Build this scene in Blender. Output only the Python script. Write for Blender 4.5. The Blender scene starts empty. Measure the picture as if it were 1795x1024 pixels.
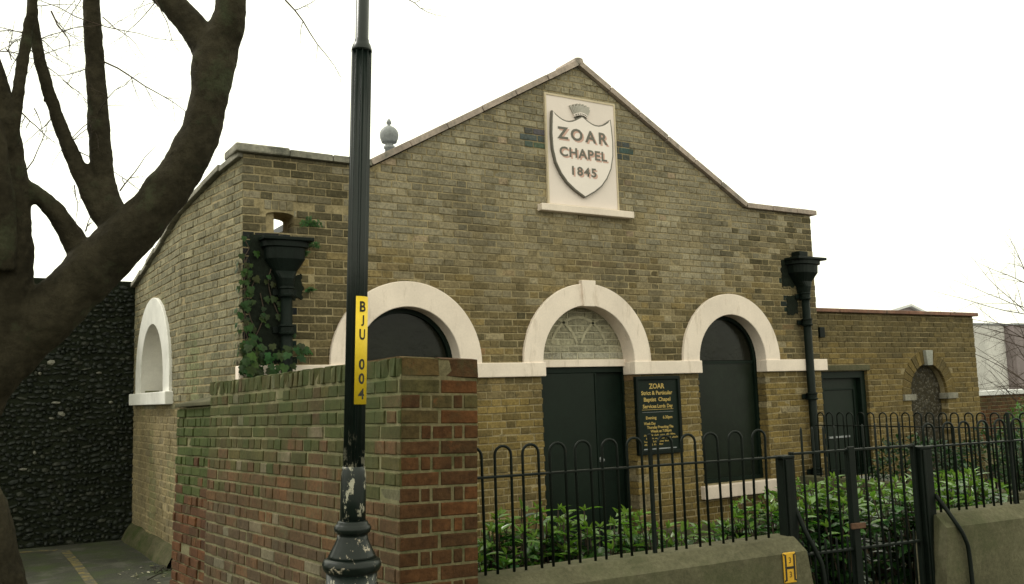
import bpy, bmesh, math, random
from mathutils import Vector, Matrix, Quaternion, noise
from mathutils.geometry import tessellate_polygon
RND = random.Random(11)
SC = bpy.context.scene
COL = SC.collection
# ------------------------------------------------------------------ camera
F_PX, YAW, PITCH, ROLL = 1588.77, 0.55463, 0.11116, -0.03223
CAM = Vector((-5.9413, -8.0389, 1.6))
def cam_axes():
    f = Vector((math.sin(YAW)*math.cos(PITCH), math.cos(YAW)*math.cos(PITCH), math.sin(PITCH)))
    r = Vector((math.cos(YAW), -math.sin(YAW), 0)); u = r.cross(f)
    r2 = math.cos(ROLL)*r + math.sin(ROLL)*u
    u2 = -math.sin(ROLL)*r + math.cos(ROLL)*u
    return r2, u2, f
CR, CU, CF = cam_axes()
cd = bpy.data.cameras.new('camera'); cam = bpy.data.objects.new('camera', cd); COL.objects.link(cam)
cd.sensor_fit = 'HORIZONTAL'; cd.sensor_width = 36; cd.lens = F_PX/1795*36; cd.clip_start = .05; cd.clip_end = 2000
m = Matrix((CR, CU, -CF)).transposed().to_4x4(); m.translation = CAM
cam.matrix_world = m
SC.camera = cam
def project(P):
    d = Vector(P)-CAM; z = d.dot(CF)
    return (897.5+F_PX*d.dot(CR)/z, 512-F_PX*d.dot(CU)/z, z)
def ray(px, py):
    return CF+(px-897.5)/F_PX*CR-(py-512)/F_PX*CU
def at_depth(px, py, Z): return CAM+ray(px, py)*Z
# ------------------------------------------------------------------ sky, sun, exposure
SUN_EL, SUN_AZ = math.radians(48), math.radians(-40)      # sun behind the chapel, to the left; azimuth from +y towards +x
W = bpy.data.worlds.new('World'); SC.world = W; W.use_nodes = True
nt = W.node_tree; nt.nodes.clear()
sky = nt.nodes.new('ShaderNodeTexSky'); sky.sky_type = 'NISHITA'; sky.sun_disc = False
sky.sun_elevation = SUN_EL; sky.sun_rotation = SUN_AZ; sky.air_density = 1.0; sky.dust_density = 4.0
hs = nt.nodes.new('ShaderNodeHueSaturation'); hs.inputs['Saturation'].default_value = .12
mx = nt.nodes.new('ShaderNodeMixRGB'); mx.inputs['Fac'].default_value = .72
mx.inputs['Color2'].default_value = (12.8, 12.9, 10.2, 1)      # even bright cloud cover
bg = nt.nodes.new('ShaderNodeBackground'); bg.inputs['Strength'].default_value = .125
wo = nt.nodes.new('ShaderNodeOutputWorld')
nt.links.new(sky.outputs['Color'], hs.inputs['Color']); nt.links.new(hs.outputs['Color'], mx.inputs['Color1'])
nt.links.new(mx.outputs['Color'], bg.inputs['Color']); nt.links.new(bg.outputs['Background'], wo.inputs['Surface'])
sd = bpy.data.lights.new('sun', 'SUN'); sd.energy = 1.3; sd.angle = math.radians(14); sd.color = (1, .96, .88)
sun = bpy.data.objects.new('sun', sd); COL.objects.link(sun)
sdir = Vector((math.sin(SUN_AZ)*math.cos(SUN_EL), math.cos(SUN_AZ)*math.cos(SUN_EL), math.sin(SUN_EL)))
sun.rotation_euler = sdir.to_track_quat('Z', 'Y').to_euler()
SC.view_settings.view_transform = 'Standard'; SC.view_settings.look = 'None'
SC.view_settings.exposure = 0.36; SC.view_settings.gamma = 1.0; SC.view_settings.use_curve_mapping = False
# ------------------------------------------------------------------ materials
def lin(r, g, b): return (r, g, b, 1)
def new_mat(name):
    mt = bpy.data.materials.new(name); mt.use_nodes = True
    n = mt.node_tree; b = n.nodes['Principled BSDF']
    return mt, n, b
def N(n, t, **k):
    x = n.nodes.new(t)
    for a, v in k.items(): setattr(x, a, v)
    return x
def noise_fac(n, scale, detail=3, rough=.6, lo=.3, hi=.7, stretch=None):
    g = N(n, 'ShaderNodeNewGeometry')
    src = g.outputs['Position']
    if stretch:
        mp = N(n, 'ShaderNodeMapping'); mp.inputs['Scale'].default_value = stretch
        n.links.new(src, mp.inputs['Vector']); src = mp.outputs['Vector']
    t = N(n, 'ShaderNodeTexNoise'); t.inputs['Scale'].default_value = scale
    t.inputs['Detail'].default_value = detail; t.inputs['Roughness'].default_value = rough
    n.links.new(src, t.inputs['Vector'])
    r = N(n, 'ShaderNodeMapRange'); r.inputs['From Min'].default_value = lo; r.inputs['From Max'].default_value = hi
    n.links.new(t.outputs['Fac'], r.inputs['Value'])
    return r.outputs['Result'], t.outputs['Fac']
def mixc(n, kind, fac, a, b):
    x = N(n, 'ShaderNodeMixRGB', blend_type=kind)
    for s, v in (('Fac', fac), ('Color1', a), ('Color2', b)):
        if hasattr(v, 'is_linked') or hasattr(v, 'links'): n.links.new(v, x.inputs[s])
        else: x.inputs[s].default_value = v
    return x.outputs['Color']
def bump(n, b, src, strength=.4, dist=.004):
    x = N(n, 'ShaderNodeBump'); x.inputs['Strength'].default_value = strength; x.inputs['Distance'].default_value = dist
    n.links.new(src, x.inputs['Height']); n.links.new(x.outputs['Normal'], b.inputs['Normal'])
def make(name, col, rough=.85, spec=.3, var=.25, scale=40, grime=.25, gscale=2.5, bumps=.4, bdist=.004, bscale=120,
         moss=None, mossz=None, tint=False, metal=0, patch=None, coat=0, chroma=None):
    mt, n, b = new_mat(name)
    if tint:
        at = N(n, 'ShaderNodeAttribute', attribute_name='tint'); oi = N(n, 'ShaderNodeObjectInfo')
        c = mixc(n, 'ADD', 1.0, at.outputs['Color'], oi.outputs['Color'])
        if col: c = mixc(n, 'MULTIPLY', 1.0, c, lin(*col))
    else:
        rgb = N(n, 'ShaderNodeRGB'); rgb.outputs[0].default_value = lin(*col); c = rgb.outputs[0]
    if chroma:                                                   # slow drift towards a second colour
        f0, _ = noise_fac(n, chroma[1], 4, .65, .42, .62)
        c = mixc(n, 'MIX', f0, c, lin(*chroma[0])) if len(chroma) < 3 else mixc(n, 'MIX', mul(n, f0, chroma[2]), c, lin(*chroma[0]))
    f1, raw = noise_fac(n, scale, 5, .7, .25, .75)
    v = N(n, 'ShaderNodeMapRange'); v.inputs['To Min'].default_value = 1-var; v.inputs['To Max'].default_value = 1+var
    n.links.new(f1, v.inputs['Value']); c = mixc(n, 'MULTIPLY', 1.0, c, v.outputs['Result'])
    f2, _ = noise_fac(n, gscale, 6, .65, .3, .7)
    v2 = N(n, 'ShaderNodeMapRange'); v2.inputs['To Min'].default_value = 1-grime; v2.inputs['To Max'].default_value = 1+grime*.5
    n.links.new(f2, v2.inputs['Value']); c = mixc(n, 'MULTIPLY', 1.0, c, v2.outputs['Result'])
    if patch:                                                   # (colour, scale, lo, hi, stretch)
        fp, _ = noise_fac(n, patch[1], 6, .7, patch[2], patch[3], patch[4] if len(patch) > 4 else None)
        if len(patch) > 5:
            fp = zmask(n, fp, patch[5], patch[6])
        c = mixc(n, 'MIX', fp, c, lin(*patch[0]))
    if moss:                                                    # (colour, scale, lo, hi), optionally within a height band
        fm, _ = noise_fac(n, moss[1], 6, .7, moss[2], moss[3])
        if mossz: fm = zmask(n, fm, mossz[0], mossz[1])
        c = mixc(n, 'MIX', fm, c, lin(*moss[0]))
    n.links.new(c, b.inputs['Base Color'])
    b.inputs['Roughness'].default_value = rough; b.inputs['Specular IOR Level'].default_value = spec
    b.inputs['Metallic'].default_value = metal; b.inputs['Coat Weight'].default_value = coat
    if bumps:
        _, rb = noise_fac(n, bscale, 6, .75)
        bump(n, b, rb, bumps, bdist)
    return mt
def mul(n, a, k):
    x = N(n, 'ShaderNodeMath', operation='MULTIPLY'); n.links.new(a, x.inputs[0])
    if hasattr(k, 'links'): n.links.new(k, x.inputs[1])
    else: x.inputs[1].default_value = k
    return x.outputs[0]
def zmask(n, f, z0, z1):
    g = N(n, 'ShaderNodeNewGeometry'); s = N(n, 'ShaderNodeSeparateXYZ'); n.links.new(g.outputs['Position'], s.inputs[0])
    r = N(n, 'ShaderNodeMapRange'); r.inputs['From Min'].default_value = z0; r.inputs['From Max'].default_value = z1
    n.links.new(s.outputs['Z'], r.inputs['Value'])
    return mul(n, f, r.outputs['Result'])
M = {}
M['stock'] = make('stock_brick', None, .95, .12, .55, 34, .3, 1.7, .8, .006, 90, tint=True, patch=((.26, .205, .105), 17, .58, .78), moss=((.08, .066, .036), 9, .55, .74))
M['stock_mortar'] = make('lime_mortar', (.34, .275, .16), .95, .1, .3, 50, .42, 1.9, .7, .005, 160, moss=((.13, .105, .058), 9, .48, .70))
M['red'] = make('red_brick', None, .92, .15, .42, 38, .3, 3, .8, .006, 90, tint=True, moss=((.048, .062, .022), 4.5, .40, .66), mossz=(.75, 1.7), patch=((.10, .093, .05), 8, .57, .76))
M['red_mortar'] = make('old_mortar', (.20, .18, .105), .95, .1, .35, 50, .4, 3, .8, .006, 150, moss=((.11, .122, .055), 4.5, .40, .66), mossz=(.4, 1.5))
M['pier'] = make('dark_red_brick', None, .92, .15, .5, 30, .35, 4, .9, .007, 70, tint=True, patch=((.15, .056, .022), 8, .60, .72), moss=((.05, .048, .022), 6, .5, .68), mossz=(1.2, 1.8))
M['stucco'] = make('painted_stucco', (.80, .685, .60), .8, .25, .07, 50, .14, 1.8, .35, .003, 120, patch=((.42, .33, .25), 10, .57, .86, (1, 1, .22)))
M['sill'] = make('sill_stucco', (.70, .59, .51), .8, .25, .08, 60, .2, 2.5, .3, .003, 150, patch=((.30, .26, .20), 7, .62, .8, (1, 1, .5)))
M['sidestucco'] = make('white_stucco', (.68, .66, .62), .8, .25, .06, 60, .2, 2.5, .3, .003, 150, patch=((.33, .32, .25), 6, .6, .82, (1, 1, .3)))
M['coping'] = make('coping_stone', (.40, .325, .28), .9, .2, .25, 30, .35, 3, .6, .006, 70, patch=((.16, .15, .13), 5, .52, .7))
M['oldcoping'] = make('weathered_coping', (.24, .225, .185), .92, .2, .3, 30, .35, 4, .8, .01, 50, patch=((.09, .09, .075), 6, .5, .68))
M['tilecoping'] = make('tile_coping', (.22, .115, .08), .85, .25, .3, 30, .35, 3, .6, .006, 70, patch=((.12, .10, .08), 5, .5, .7))
M['panel'] = make('sign_panel_paint', (.77, .67, .625), .7, .3, .03, 60, .06, 1.5, .12, .001, 150, patch=((.56, .48, .42), 6, .68, .9, (1, 1, .4)))
M['shield'] = make('shield_paint', (.82, .73, .69), .65, .3, .03, 60, .05, 2, .1, .001, 150)
M['ink'] = make('sign_grey_paint', (.15, .14, .12), .7, .3, .15, 60, .1, 2, 0)
M['pink'] = make('sign_pink_paint', (.60, .38, .32), .7, .3, .15, 60, .1, 2, 0)
M['crown'] = make('crown_paint', (.42, .39, .35), .7, .3, .2, 60, .1, 2, .2, .001)
M['green'] = make('dark_green_paint', (.005, .012, .008), .5, .15, .3, 20, .35, 2, .15, .001, 60)
M['greendoor'] = make('door_green_paint', (.006, .013, .008), .42, .18, .2, 16, .3, 1.5, .1, .001, 40)
M['board'] = make('window_board_paint', (.007, .012, .007), .34, .2, .35, 12, .4, 1.8, .4, .006, 3)
M['pane'] = make('dark_pane', (.008, .009, .005), .14, .18, .3, 5, .4, 3, .25, .02, 2.5)
M['tar'] = make('tarred_masonry', (.010, .014, .009), .8, .15, .5, 25, .4, 5, .9, .008, 30)
M['pitch'] = make('black_iron_paint', (.004, .008, .006), .55, .14, .3, 40, .35, 5, .3, .002, 80)
M['rail'] = make('railing_paint', (.004, .007, .005), .5, .14, .3, 50, .3, 6, .35, .002, 90, patch=((.045, .022, .010), 22, .66, .74))
M['lamp'] = make('lamp_post_paint', (.006, .011, .009), .30, .34, .25, 40, .3, 5, .2, .0015, 60,
                 patch=((.34, .32, .25), 24, .575, .60, (1, 1, .55), 1.5, 1.25))
M['lampring'] = make('worn_ring_paint', (.007, .011, .009), .3, .25, .3, 40, .3, 5, .25, .002, 60, patch=((.36, .31, .24), 17, .60, .66))
M['yellow'] = make('yellow_band_paint', (.72, .50, .018), .55, .4, .08, 60, .12, 4, .1, .001, 100, patch=((.35, .26, .03), 16, .64, .8))
M['black'] = make('stencil_black', (.02, .018, .012), .6, .3, .1, 50, .1, 3, 0)
M['hydyellow'] = make('hydrant_sign_yellow', (.55, .31, .012), .45, .5, .12, 60, .25, 8, .1, .001, 100)
M['gold'] = make('gold_lettering', (.44, .31, .085), .5, .4, .15, 80, .1, 5, 0)
M['concrete'] = make('rendered_concrete', (.098, .092, .056), .95, .12, .3, 45, .35, 2.6, .8, .007, 70, moss=((.046, .054, .024), 2.2, .5, .76), patch=((.15, .136, .09), 6, .56, .8))
M['coparris'] = make('bright_concrete', (.36, .34, .28), .93, .15, .2, 60, .3, 2.2, .6, .005, 90)
M['asphalt'] = make('asphalt', (.045, .046, .034), .92, .2, .45, 60, .4, 1.4, .8, .008, 120, moss=((.04, .052, .02), 2.6, .45, .64), patch=((.095, .092, .075), 3, .5, .7))
M['paving'] = make('pavement', (.17, .165, .15), .9, .2, .25, 60, .3, 1.5, .5, .004, 120)
M['soil'] = make('garden_soil', (.045, .036, .024), .98, .1, .4, 30, .3, 3, 1, .02, 30)
M['roadyellow'] = make('road_line_yellow', (.20, .15, .045), .85, .2, .35, 40, .4, 6, .4, .003, 120, patch=((.062, .062, .045), 9, .36, .54))
M['flint'] = make('flint_stone', None, .6, .3, .35, 60, .2, 6, .4, .004, 90, tint=True)
M['flint_mortar'] = make('flint_mortar', (.016, .019, .012), .97, .05, .4, 40, .4, 3, .9, .01, 60)
M['bark'] = make('bark', (.040, .034, .022), .95, .1, .4, 24, .45, 5, .9, .014, 34, moss=((.055, .062, .035), 4, .55, .72), patch=((.016, .014, .010), 8, .60, .70))
M['twig'] = make('twig_bark', (.07, .052, .04), .9, .2, .3, 60, .2, 5, 0)
M['slate'] = make('roof_slate', (.10, .105, .115), .7, .3, .2, 30, .2, 3, .3)
M['lead'] = make('lead_grey', (.25, .26, .27), .6, .4, .2, 30, .3, 6, .2)
M['render'] = make('pale_render', (.66, .64, .62), .9, .2, .1, 20, .25, .8, .2)
M['purple'] = make('purple_brick', (.25, .21, .215), .9, .2, .15, 20, .2, 1.5, .3)
M['whiteroof'] = make('white_roof', (.66, .66, .66), .7, .3, .06, 10, .1, 1, 0)
M['stonekey'] = make('grey_stone', (.30, .30, .27), .9, .2, .25, 40, .3, 4, .5)
def leaf_mat(name, rough=.32, trans=.25, spec=.5):
    mt, n, b = new_mat(name)
    at = N(n, 'ShaderNodeAttribute', attribute_name='tint'); oi = N(n, 'ShaderNodeObjectInfo')
    c = mixc(n, 'ADD', 1.0, at.outputs['Color'], oi.outputs['Color'])
    f, _ = noise_fac(n, 30, 3, .6, .3, .7)
    v = N(n, 'ShaderNodeMapRange'); v.inputs['To Min'].default_value = .75; v.inputs['To Max'].default_value = 1.25
    n.links.new(f, v.inputs['Value']); c = mixc(n, 'MULTIPLY', 1.0, c, v.outputs['Result'])
    n.links.new(c, b.inputs['Base Color']); b.inputs['Roughness'].default_value = rough
    b.inputs['Specular IOR Level'].default_value = spec
    t = N(n, 'ShaderNodeBsdfTranslucent'); n.links.new(mixc(n, 'MULTIPLY', 1.0, c, lin(1.3, 1.6, .6)), t.inputs['Color'])
    ms = N(n, 'ShaderNodeMixShader'); ms.inputs['Fac'].default_value = trans
    n.links.new(b.outputs[0], ms.inputs[1]); n.links.new(t.outputs[0], ms.inputs[2])
    n.links.new(ms.outputs[0], n.nodes['Material Output'].inputs['Surface'])
    return mt
M['laurel'] = leaf_mat('laurel_leaf', .24, .28, .7)
M['ivy'] = leaf_mat('ivy_leaf', .5, .10, .14)
M['hedge'] = leaf_mat('hedge_leaf', .5, .3)
# ------------------------------------------------------------------ mesh helpers
class MB:
    def __init__(s): s.v = []; s.f = []; s.c = []; s.smooth = False
    def add(s, vs, fs, col=None):
        o = len(s.v); s.v += [tuple(x) for x in vs]; s.f += [tuple(i+o for i in f) for f in fs]
        if col is not None: s.c += [col]*len(fs)
    def box(s, x0, x1, y0, y1, z0, z1, col=None):
        s.add([(x, y, z) for z in (z0, z1) for y in (y0, y1) for x in (x0, x1)],
              [(0, 2, 3, 1), (4, 5, 7, 6), (0, 1, 5, 4), (1, 3, 7, 5), (3, 2, 6, 7), (2, 0, 4, 6)], col)
    def mesh(s, name):
        me = bpy.data.meshes.new(name); me.from_pydata(s.v, [], s.f)
        if s.c:
            a = me.attributes.new('tint', 'FLOAT_COLOR', 'FACE')
            flat = []
            for c in s.c: flat += [c[0], c[1], c[2], 1.0]
            a.data.foreach_set('color', flat)
        if s.smooth: me.polygons.foreach_set('use_smooth', [True]*len(me.polygons))
        me.update(); return me
def link(name, me, mat, parent=None, kind=None, label=None):
    o = bpy.data.objects.new(name, me); COL.objects.link(o); o.color = (0, 0, 0, 1)
    if mat is not None and me is not None and not me.materials: me.materials.append(mat)
    if parent is not None: adopt(o, parent)
    if kind: o['kind'] = kind
    if label: o['label'] = label
    return o
BASE = {}
def base_of(p): return BASE.get(p.name, Vector((0, 0, 0)))
def adopt(o, p):
    o.parent = p; o.matrix_parent_inverse = Matrix.Translation(-base_of(p))
def thing(name, label, cat, loc, group=None):
    o = bpy.data.objects.new(name, None); COL.objects.link(o); o.location = loc; o.empty_display_size = .1
    BASE[o.name] = Vector(loc); o['label'] = label; o['category'] = cat
    if group: o['group'] = group
    return o
def tag(o, label, cat, group=None):
    o['label'] = label; o['category'] = cat
    if group: o['group'] = group
    return o
def bevel(o, w=.006, seg=2):
    b = o.modifiers.new('bevel', 'BEVEL'); b.width = w; b.segments = seg; b.limit_method = 'ANGLE'; return o
class Frame:
    """vertical plane: u runs left to right for the viewer, d comes out of the wall towards the viewer"""
    def __init__(s, ox, oy, th):
        s.o = Vector((ox, oy, 0)); s.th = th
        s.U = Vector((math.cos(th), math.sin(th), 0)); s.Nn = Vector((math.sin(th), -math.cos(th), 0))
    def p(s, u, v, d=0): return s.o+s.U*u+Vector((0, 0, v))+s.Nn*d
    def rot(s): return Matrix.Rotation(s.th, 4, 'Z')
FR = Frame(0, 0, 0)
def fbox(mb, fr, u0, u1, v0, v1, d0, d1, col=None):
    vs = [fr.p(u, v, d) for v in (v0, v1) for d in (d1, d0) for u in (u0, u1)]
    mb.add(vs, [(0, 2, 3, 1), (4, 5, 7, 6), (0, 1, 5, 4), (1, 3, 7, 5), (3, 2, 6, 7), (2, 0, 4, 6)], col)
def plate(mb, fr, outer, holes, d0, d1, col=None):
    """solid slab with holes; outlines as (u, v) lists; d0 front, d1 back"""
    loops = [outer]+holes
    tri = tessellate_polygon([[Vector((a, b, 0)) for a, b in L] for L in loops])
    flat = [q for L in loops for q in L]; n = len(flat)
    vs = [fr.p(a, b, d0) for a, b in flat]+[fr.p(a, b, d1) for a, b in flat]
    fs = []
    for t in tri:
        a, b, c = [flat[i] for i in t]
        if (b[0]-a[0])*(c[1]-a[1])-(b[1]-a[1])*(c[0]-a[0]) < 0: t = (t[0], t[2], t[1])
        fs += [tuple(t), tuple(n+i for i in reversed(t))]
    o = 0
    for k, L in enumerate(loops):
        A = sum(L[i][0]*L[(i+1) % len(L)][1]-L[(i+1) % len(L)][0]*L[i][1] for i in range(len(L)))
        ccw = A > 0
        for i in range(len(L)):
            j = (i+1) % len(L)
            q = (o+i, n+o+i, n+o+j, o+j)
            if (k == 0) != ccw: q = tuple(reversed(q))
            fs.append(q)
        o += len(L)
    mb.add(vs, fs, col)
def arch_outline(cx, cz, r, zb, n=28, grow=0):
    r += grow
    return [(cx-r, zb)]+[(cx-r*math.cos(math.pi*i/n), cz+r*math.sin(math.pi*i/n)) for i in range(n+1)]+[(cx+r, zb)]
def ring(mb, fr, cx, cz, r0, r1, dfront, dback_in, dback_out, a0=0, a1=math.pi, n=40, edge=.006):
    """arch ring: stucco face, soffit going back into the reveal"""
    prof = [(r0, dback_in), (r0, dfront-edge), (r0+edge, dfront), (r1-edge, dfront), (r1, dfront-edge), (r1, dback_out)]
    vs = []; fs = []; k = len(prof)
    for i in range(n+1):
        a = a0+(a1-a0)*i/n; c, s_ = -math.cos(a), math.sin(a)
        vs += [fr.p(cx+c*r, cz+s_*r, d) for r, d in prof]
    for i in range(n):
        for j in range(k-1): fs.append((i*k+j, (i+1)*k+j, (i+1)*k+j+1, i*k+j+1))
    fs.append(tuple(range(k))); fs.append(tuple(reversed(range(n*k, n*k+k))))
    mb.add(vs, fs)
def tube(mb, pts, rads, seg=8, col=None, cap=True, wob=0):
    pts = [Vector(p) for p in pts]; n = len(pts)
    up = Vector((0, 0, 1)); prev = None; vs = []; fs = []
    for i, p in enumerate(pts):
        t = (pts[min(i+1, n-1)]-pts[max(i-1, 0)]).normalized()
        if prev is None:
            a = t.orthogonal().normalized()
        else:
            a = (prev-t*prev.dot(t)).normalized()
        prev = a; b = t.cross(a); r = rads[i] if not isinstance(rads, (int, float)) else rads
        for k in range(seg):
            w = 2*math.pi*k/seg
            rr = r*(1+wob*noise.noise(p*9+Vector((math.cos(w), math.sin(w), 0))*.8)) if wob else r
            vs.append(p+(a*math.cos(w)+b*math.sin(w))*rr)
    for i in range(n-1):
        for k in range(seg):
            fs.append((i*seg+k, i*seg+(k+1) % seg, (i+1)*seg+(k+1) % seg, (i+1)*seg+k))
    if cap: fs += [tuple(reversed(range(seg))), tuple(range((n-1)*seg, n*seg))]
    mb.add(vs, fs, col)
def lathe(mb, prof, c, seg=28, flute=None):
    vs = []; fs = []; k = len(prof)
    for i in range(seg):
        a = 2*math.pi*i/seg
        for r, z in prof: vs.append((c[0]+r*math.cos(a), c[1]+r*math.sin(a), c[2]+z))
    for i in range(seg):
        j = (i+1) % seg
        for q in range(k-1): fs.append((i*k+q, j*k+q, j*k+q+1, i*k+q+1))
    fs.append(tuple(i*k for i in reversed(range(seg)))); fs.append(tuple(i*k+k-1 for i in range(seg)))
    mb.add(vs, fs)
def catmull(P, sub=6):
    out = []; n = len(P); P = [Vector(p) for p in P]
    for i in range(n-1):
        a, b, c, d = P[max(i-1, 0)], P[i], P[i+1], P[min(i+2, n-1)]
        for s_ in range(sub):
            t = s_/sub
            out.append(.5*((2*b)+(c-a)*t+(2*a-5*b+4*c-d)*t*t+(3*b-a-3*c+d)*t**3))
    out.append(P[-1]); return out
def lerp(a, b, t): return tuple(x+(y-x)*t for x, y in zip(a, b))
# ------------------------------------------------------------------ brickwork
def brick_variant(seed):
    r = random.Random(seed); mb = MB(); e = .5
    ins = [(r.uniform(.010, .035), r.uniform(.05, .12)) for _ in range(4)]
    outer = [(-e, -e), (e, -e), (e, e), (-e, e)]; sg = [(1, 1), (-1, 1), (-1, -1), (1, -1)]
    vs = [(x, 1, z) for x, z in outer]+[(x, .09+r.uniform(-.03, .07), z) for x, z in outer]
    vs += [(x+s[0]*i[0], r.uniform(-.03, .03), z+s[1]*i[1]) for (x, z), s, i in zip(outer, sg, ins)]
    fs = [(8, 9, 10, 11)]
    for i in range(4):
        j = (i+1) % 4
        fs += [(4+i, 4+j, 8+j, 8+i), (i, j, 4+j, 4+i)]
    mb.add(vs, fs); return mb.mesh('brick')
BRICKS = [brick_variant(i) for i in range(8)]
def clip_poly(poly, planes):
    for a, b, c in planes:                      # keep a*u+b*v<=c
        out = []
        for i in range(len(poly)):
            p, q = poly[i], poly[(i+1) % len(poly)]
            dp, dq = a*p[0]+b*p[1]-c, a*q[0]+b*q[1]-c
            if dp <= 0: out.append(p)
            if dp*dq < 0:
                t = dp/(dp-dq); out.append((p[0]+(q[0]-p[0])*t, p[1]+(q[1]-p[1])*t))
        poly = out
        if len(poly) < 3: return []
    return poly
def courses(u0, u1, v0, v1, bond='flemish', h=.065, j=.010, phase=0, jit=.004, rnd=RND, L=.215):
    out = []; row = 0; v = v0
    while v < v1-.012:
        if bond == 'flemish': seq = (L, L*.477); off = .16875*(row % 2)
        elif bond == 'english': seq = (L,) if row % 2 else (L*.477,); off = .056*(row % 2)
        else: seq = (L, L, L, L*.477); off = (row*.1125) % .9
        u = u0-.4-off+phase; k = row % len(seq) if bond == 'garden' else 0
        while u < u1:
            l = seq[k % len(seq)]; dj = rnd.uniform(-jit, jit)
            a, b = max(u+dj, u0), min(u+l+rnd.uniform(-jit, jit), u1)
            if b-a > .025: out.append([a, b, v+rnd.uniform(0, .002), min(v+h+rnd.uniform(-.002, .002), v1)])
            u += l+j; k += 1
        v += .075; row += 1
    return out
def cut(rects, boxes, circles):
    """remove openings: boxes (u0,u1,v0,v1), circles (cu,cv,r); returns [rect, deep]"""
    out = []
    for r in rects:
        parts = [(list(r), False)]
        for a, b, c, d in boxes:
            nw = []
            for q, dp in parts:
                ov = min(q[3], d)-max(q[2], c)
                if ov < .3*(q[3]-q[2]) or q[1] <= a or q[0] >= b: nw.append((q, dp)); continue
                if q[0] < a-.02: nw.append(([q[0], a, q[2], q[3]], True))
                if q[1] > b+.02: nw.append(([b, q[1], q[2], q[3]], True))
            parts = nw
        for q, dp in parts:
            bad = False
            for cu, cv, rr in circles:
                x = min(max(cu, q[0]), q[1]); y = min(max(cv, q[2]), q[3])
                if q[3] > cv and math.hypot(x-cu, y-cv) < rr: bad = True
            if not bad: out.append((q, dp))
    return out
def in_view(P, hide=None):
    x, y, z = project(P)
    return -10 < x < 1805 and -10 < y < 1034 and not (hide and hide(x, y))
def lay(fr, items, colour, mat, parent, quota, hide=None, dep=.045, deep=.18, proud=.004, polys=(), rough=1.0, name='brick', rnd=RND):
    """items: (rect, deep).  The largest `quota` bricks in view become objects, the rest one joined part."""
    rec = []
    for q, dp in items:
        c = fr.p((q[0]+q[1])/2, (q[2]+q[3])/2)
        d = rnd.gauss(0, proud*.5)
        rec.append([q, dp, c, d])
    def size(r):
        if not in_view(r[2], hide): return 0
        return (r[0][1]-r[0][0])*(r[0][3]-r[0][2])/project(r[2])[2]**2
    order = sorted(range(len(rec)), key=lambda i: -size(rec[i]))
    single = set(i for i in order[:quota] if size(rec[i]) > 0)
    mb = MB(); R = fr.rot()
    for i, (q, dp, c, d) in enumerate(rec):
        col = colour(*c, q)
        w, h = q[1]-q[0], q[3]-q[2]; dd = deep if dp else dep
        mat3 = (Matrix.Translation(c+fr.Nn*d) @ R @ Matrix.Rotation(rnd.gauss(0, .006)*rough, 4, 'Y') @ Matrix.Rotation(rnd.gauss(0, .012)*rough, 4, 'Z')
                @ Matrix.Diagonal((w, dd, h, 1)))
        me = BRICKS[rnd.randrange(8)]
        if i in single:
            o = bpy.data.objects.new(name, me); COL.objects.link(o); o.color = (*col, 1)
            o.matrix_world = mat3; o.parent = parent; o.matrix_parent_inverse = Matrix.Translation(-base_of(parent))
            o.material_slots[0].link = 'OBJECT'; o.material_slots[0].material = mat
        else:
            vs = [mat3 @ v.co for v in me.vertices]; mb.add(vs, [tuple(p.vertices) for p in me.polygons], col)
    for poly in polys:
        cu = sum(p[0] for p in poly)/len(poly); cv = sum(p[1] for p in poly)/len(poly)
        col = colour(*fr.p(cu, cv), [cu, cu+.1, cv, cv+.06]); d = rnd.gauss(0, proud*.5); n = len(poly)
        ins = [(p[0]+(cu-p[0])*.06, p[1]+(cv-p[1])*.06) for p in poly]
        vs = [fr.p(a, b, d) for a, b in ins]+[fr.p(a, b, d-.006) for a, b in poly]+[fr.p(a, b, d-dep) for a, b in poly]
        fs = [tuple(range(n))]
        for a in range(n):
            b = (a+1) % n; fs += [(n+a, n+b, b, a), (2*n+a, 2*n+b, n+b, n+a)]
        mb.add(vs, fs, col)
    if mb.v: link('brickwork', mb.mesh('brickwork'), mat, parent, 'stuff')
for b_ in BRICKS: b_.materials.append(M['stock'])
def pick(pal, rnd=RND):
    t = rnd.random()*sum(w for w, _ in pal)
    for w, c in pal:
        t -= w
        if t <= 0: break
    tot = sum(w for w, _ in pal); mean = [sum(w*q[i] for w, q in pal)/tot for i in range(3)]
    k = rnd.uniform(.86, 1.14); return tuple(min((x*(1-EVEN)+a*EVEN)*k, .9) for x, a in zip(c, mean))
EVEN = .52
def sub_part(name, parent): 
    return name
def text_mesh(txt, size, bold=.0, extrude=.0, align='CENTER', space=1.0):
    cu = bpy.data.curves.new('t', 'FONT'); cu.body = txt; cu.size = size; cu.offset = bold; cu.extrude = extrude
    cu.align_x = align; cu.space_character = space; cu.resolution_u = 3
    o = bpy.data.objects.new('t', cu); COL.objects.link(o); bpy.context.view_layer.update()
    me = bpy.data.meshes.new_from_object(o.evaluated_get(bpy.context.evaluated_depsgraph_get()))
    bpy.data.objects.remove(o); bpy.data.curves.remove(cu); me.materials.clear(); return me
def put_text(name, txt, fr, u, v, d, height, width, mat, parent, bold=0, ext=.002, align='CENTER', space=1.0):
    me = text_mesh(txt, 1.0, bold, 0, align, space)
    xs = [p.co.x for p in me.vertices]; ys = [p.co.y for p in me.vertices]
    caps = .729; sx = width/(max(xs)-min(xs)) if width else height/caps; sy = height/caps
    x0 = (max(xs)+min(xs))/2 if align == 'CENTER' else min(xs)
    for p in me.vertices:
        p.co = fr.p(u+(p.co.x-x0)*sx, v+p.co.y*sy, d)
    me.update(); return link(name, me, mat, parent)
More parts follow.
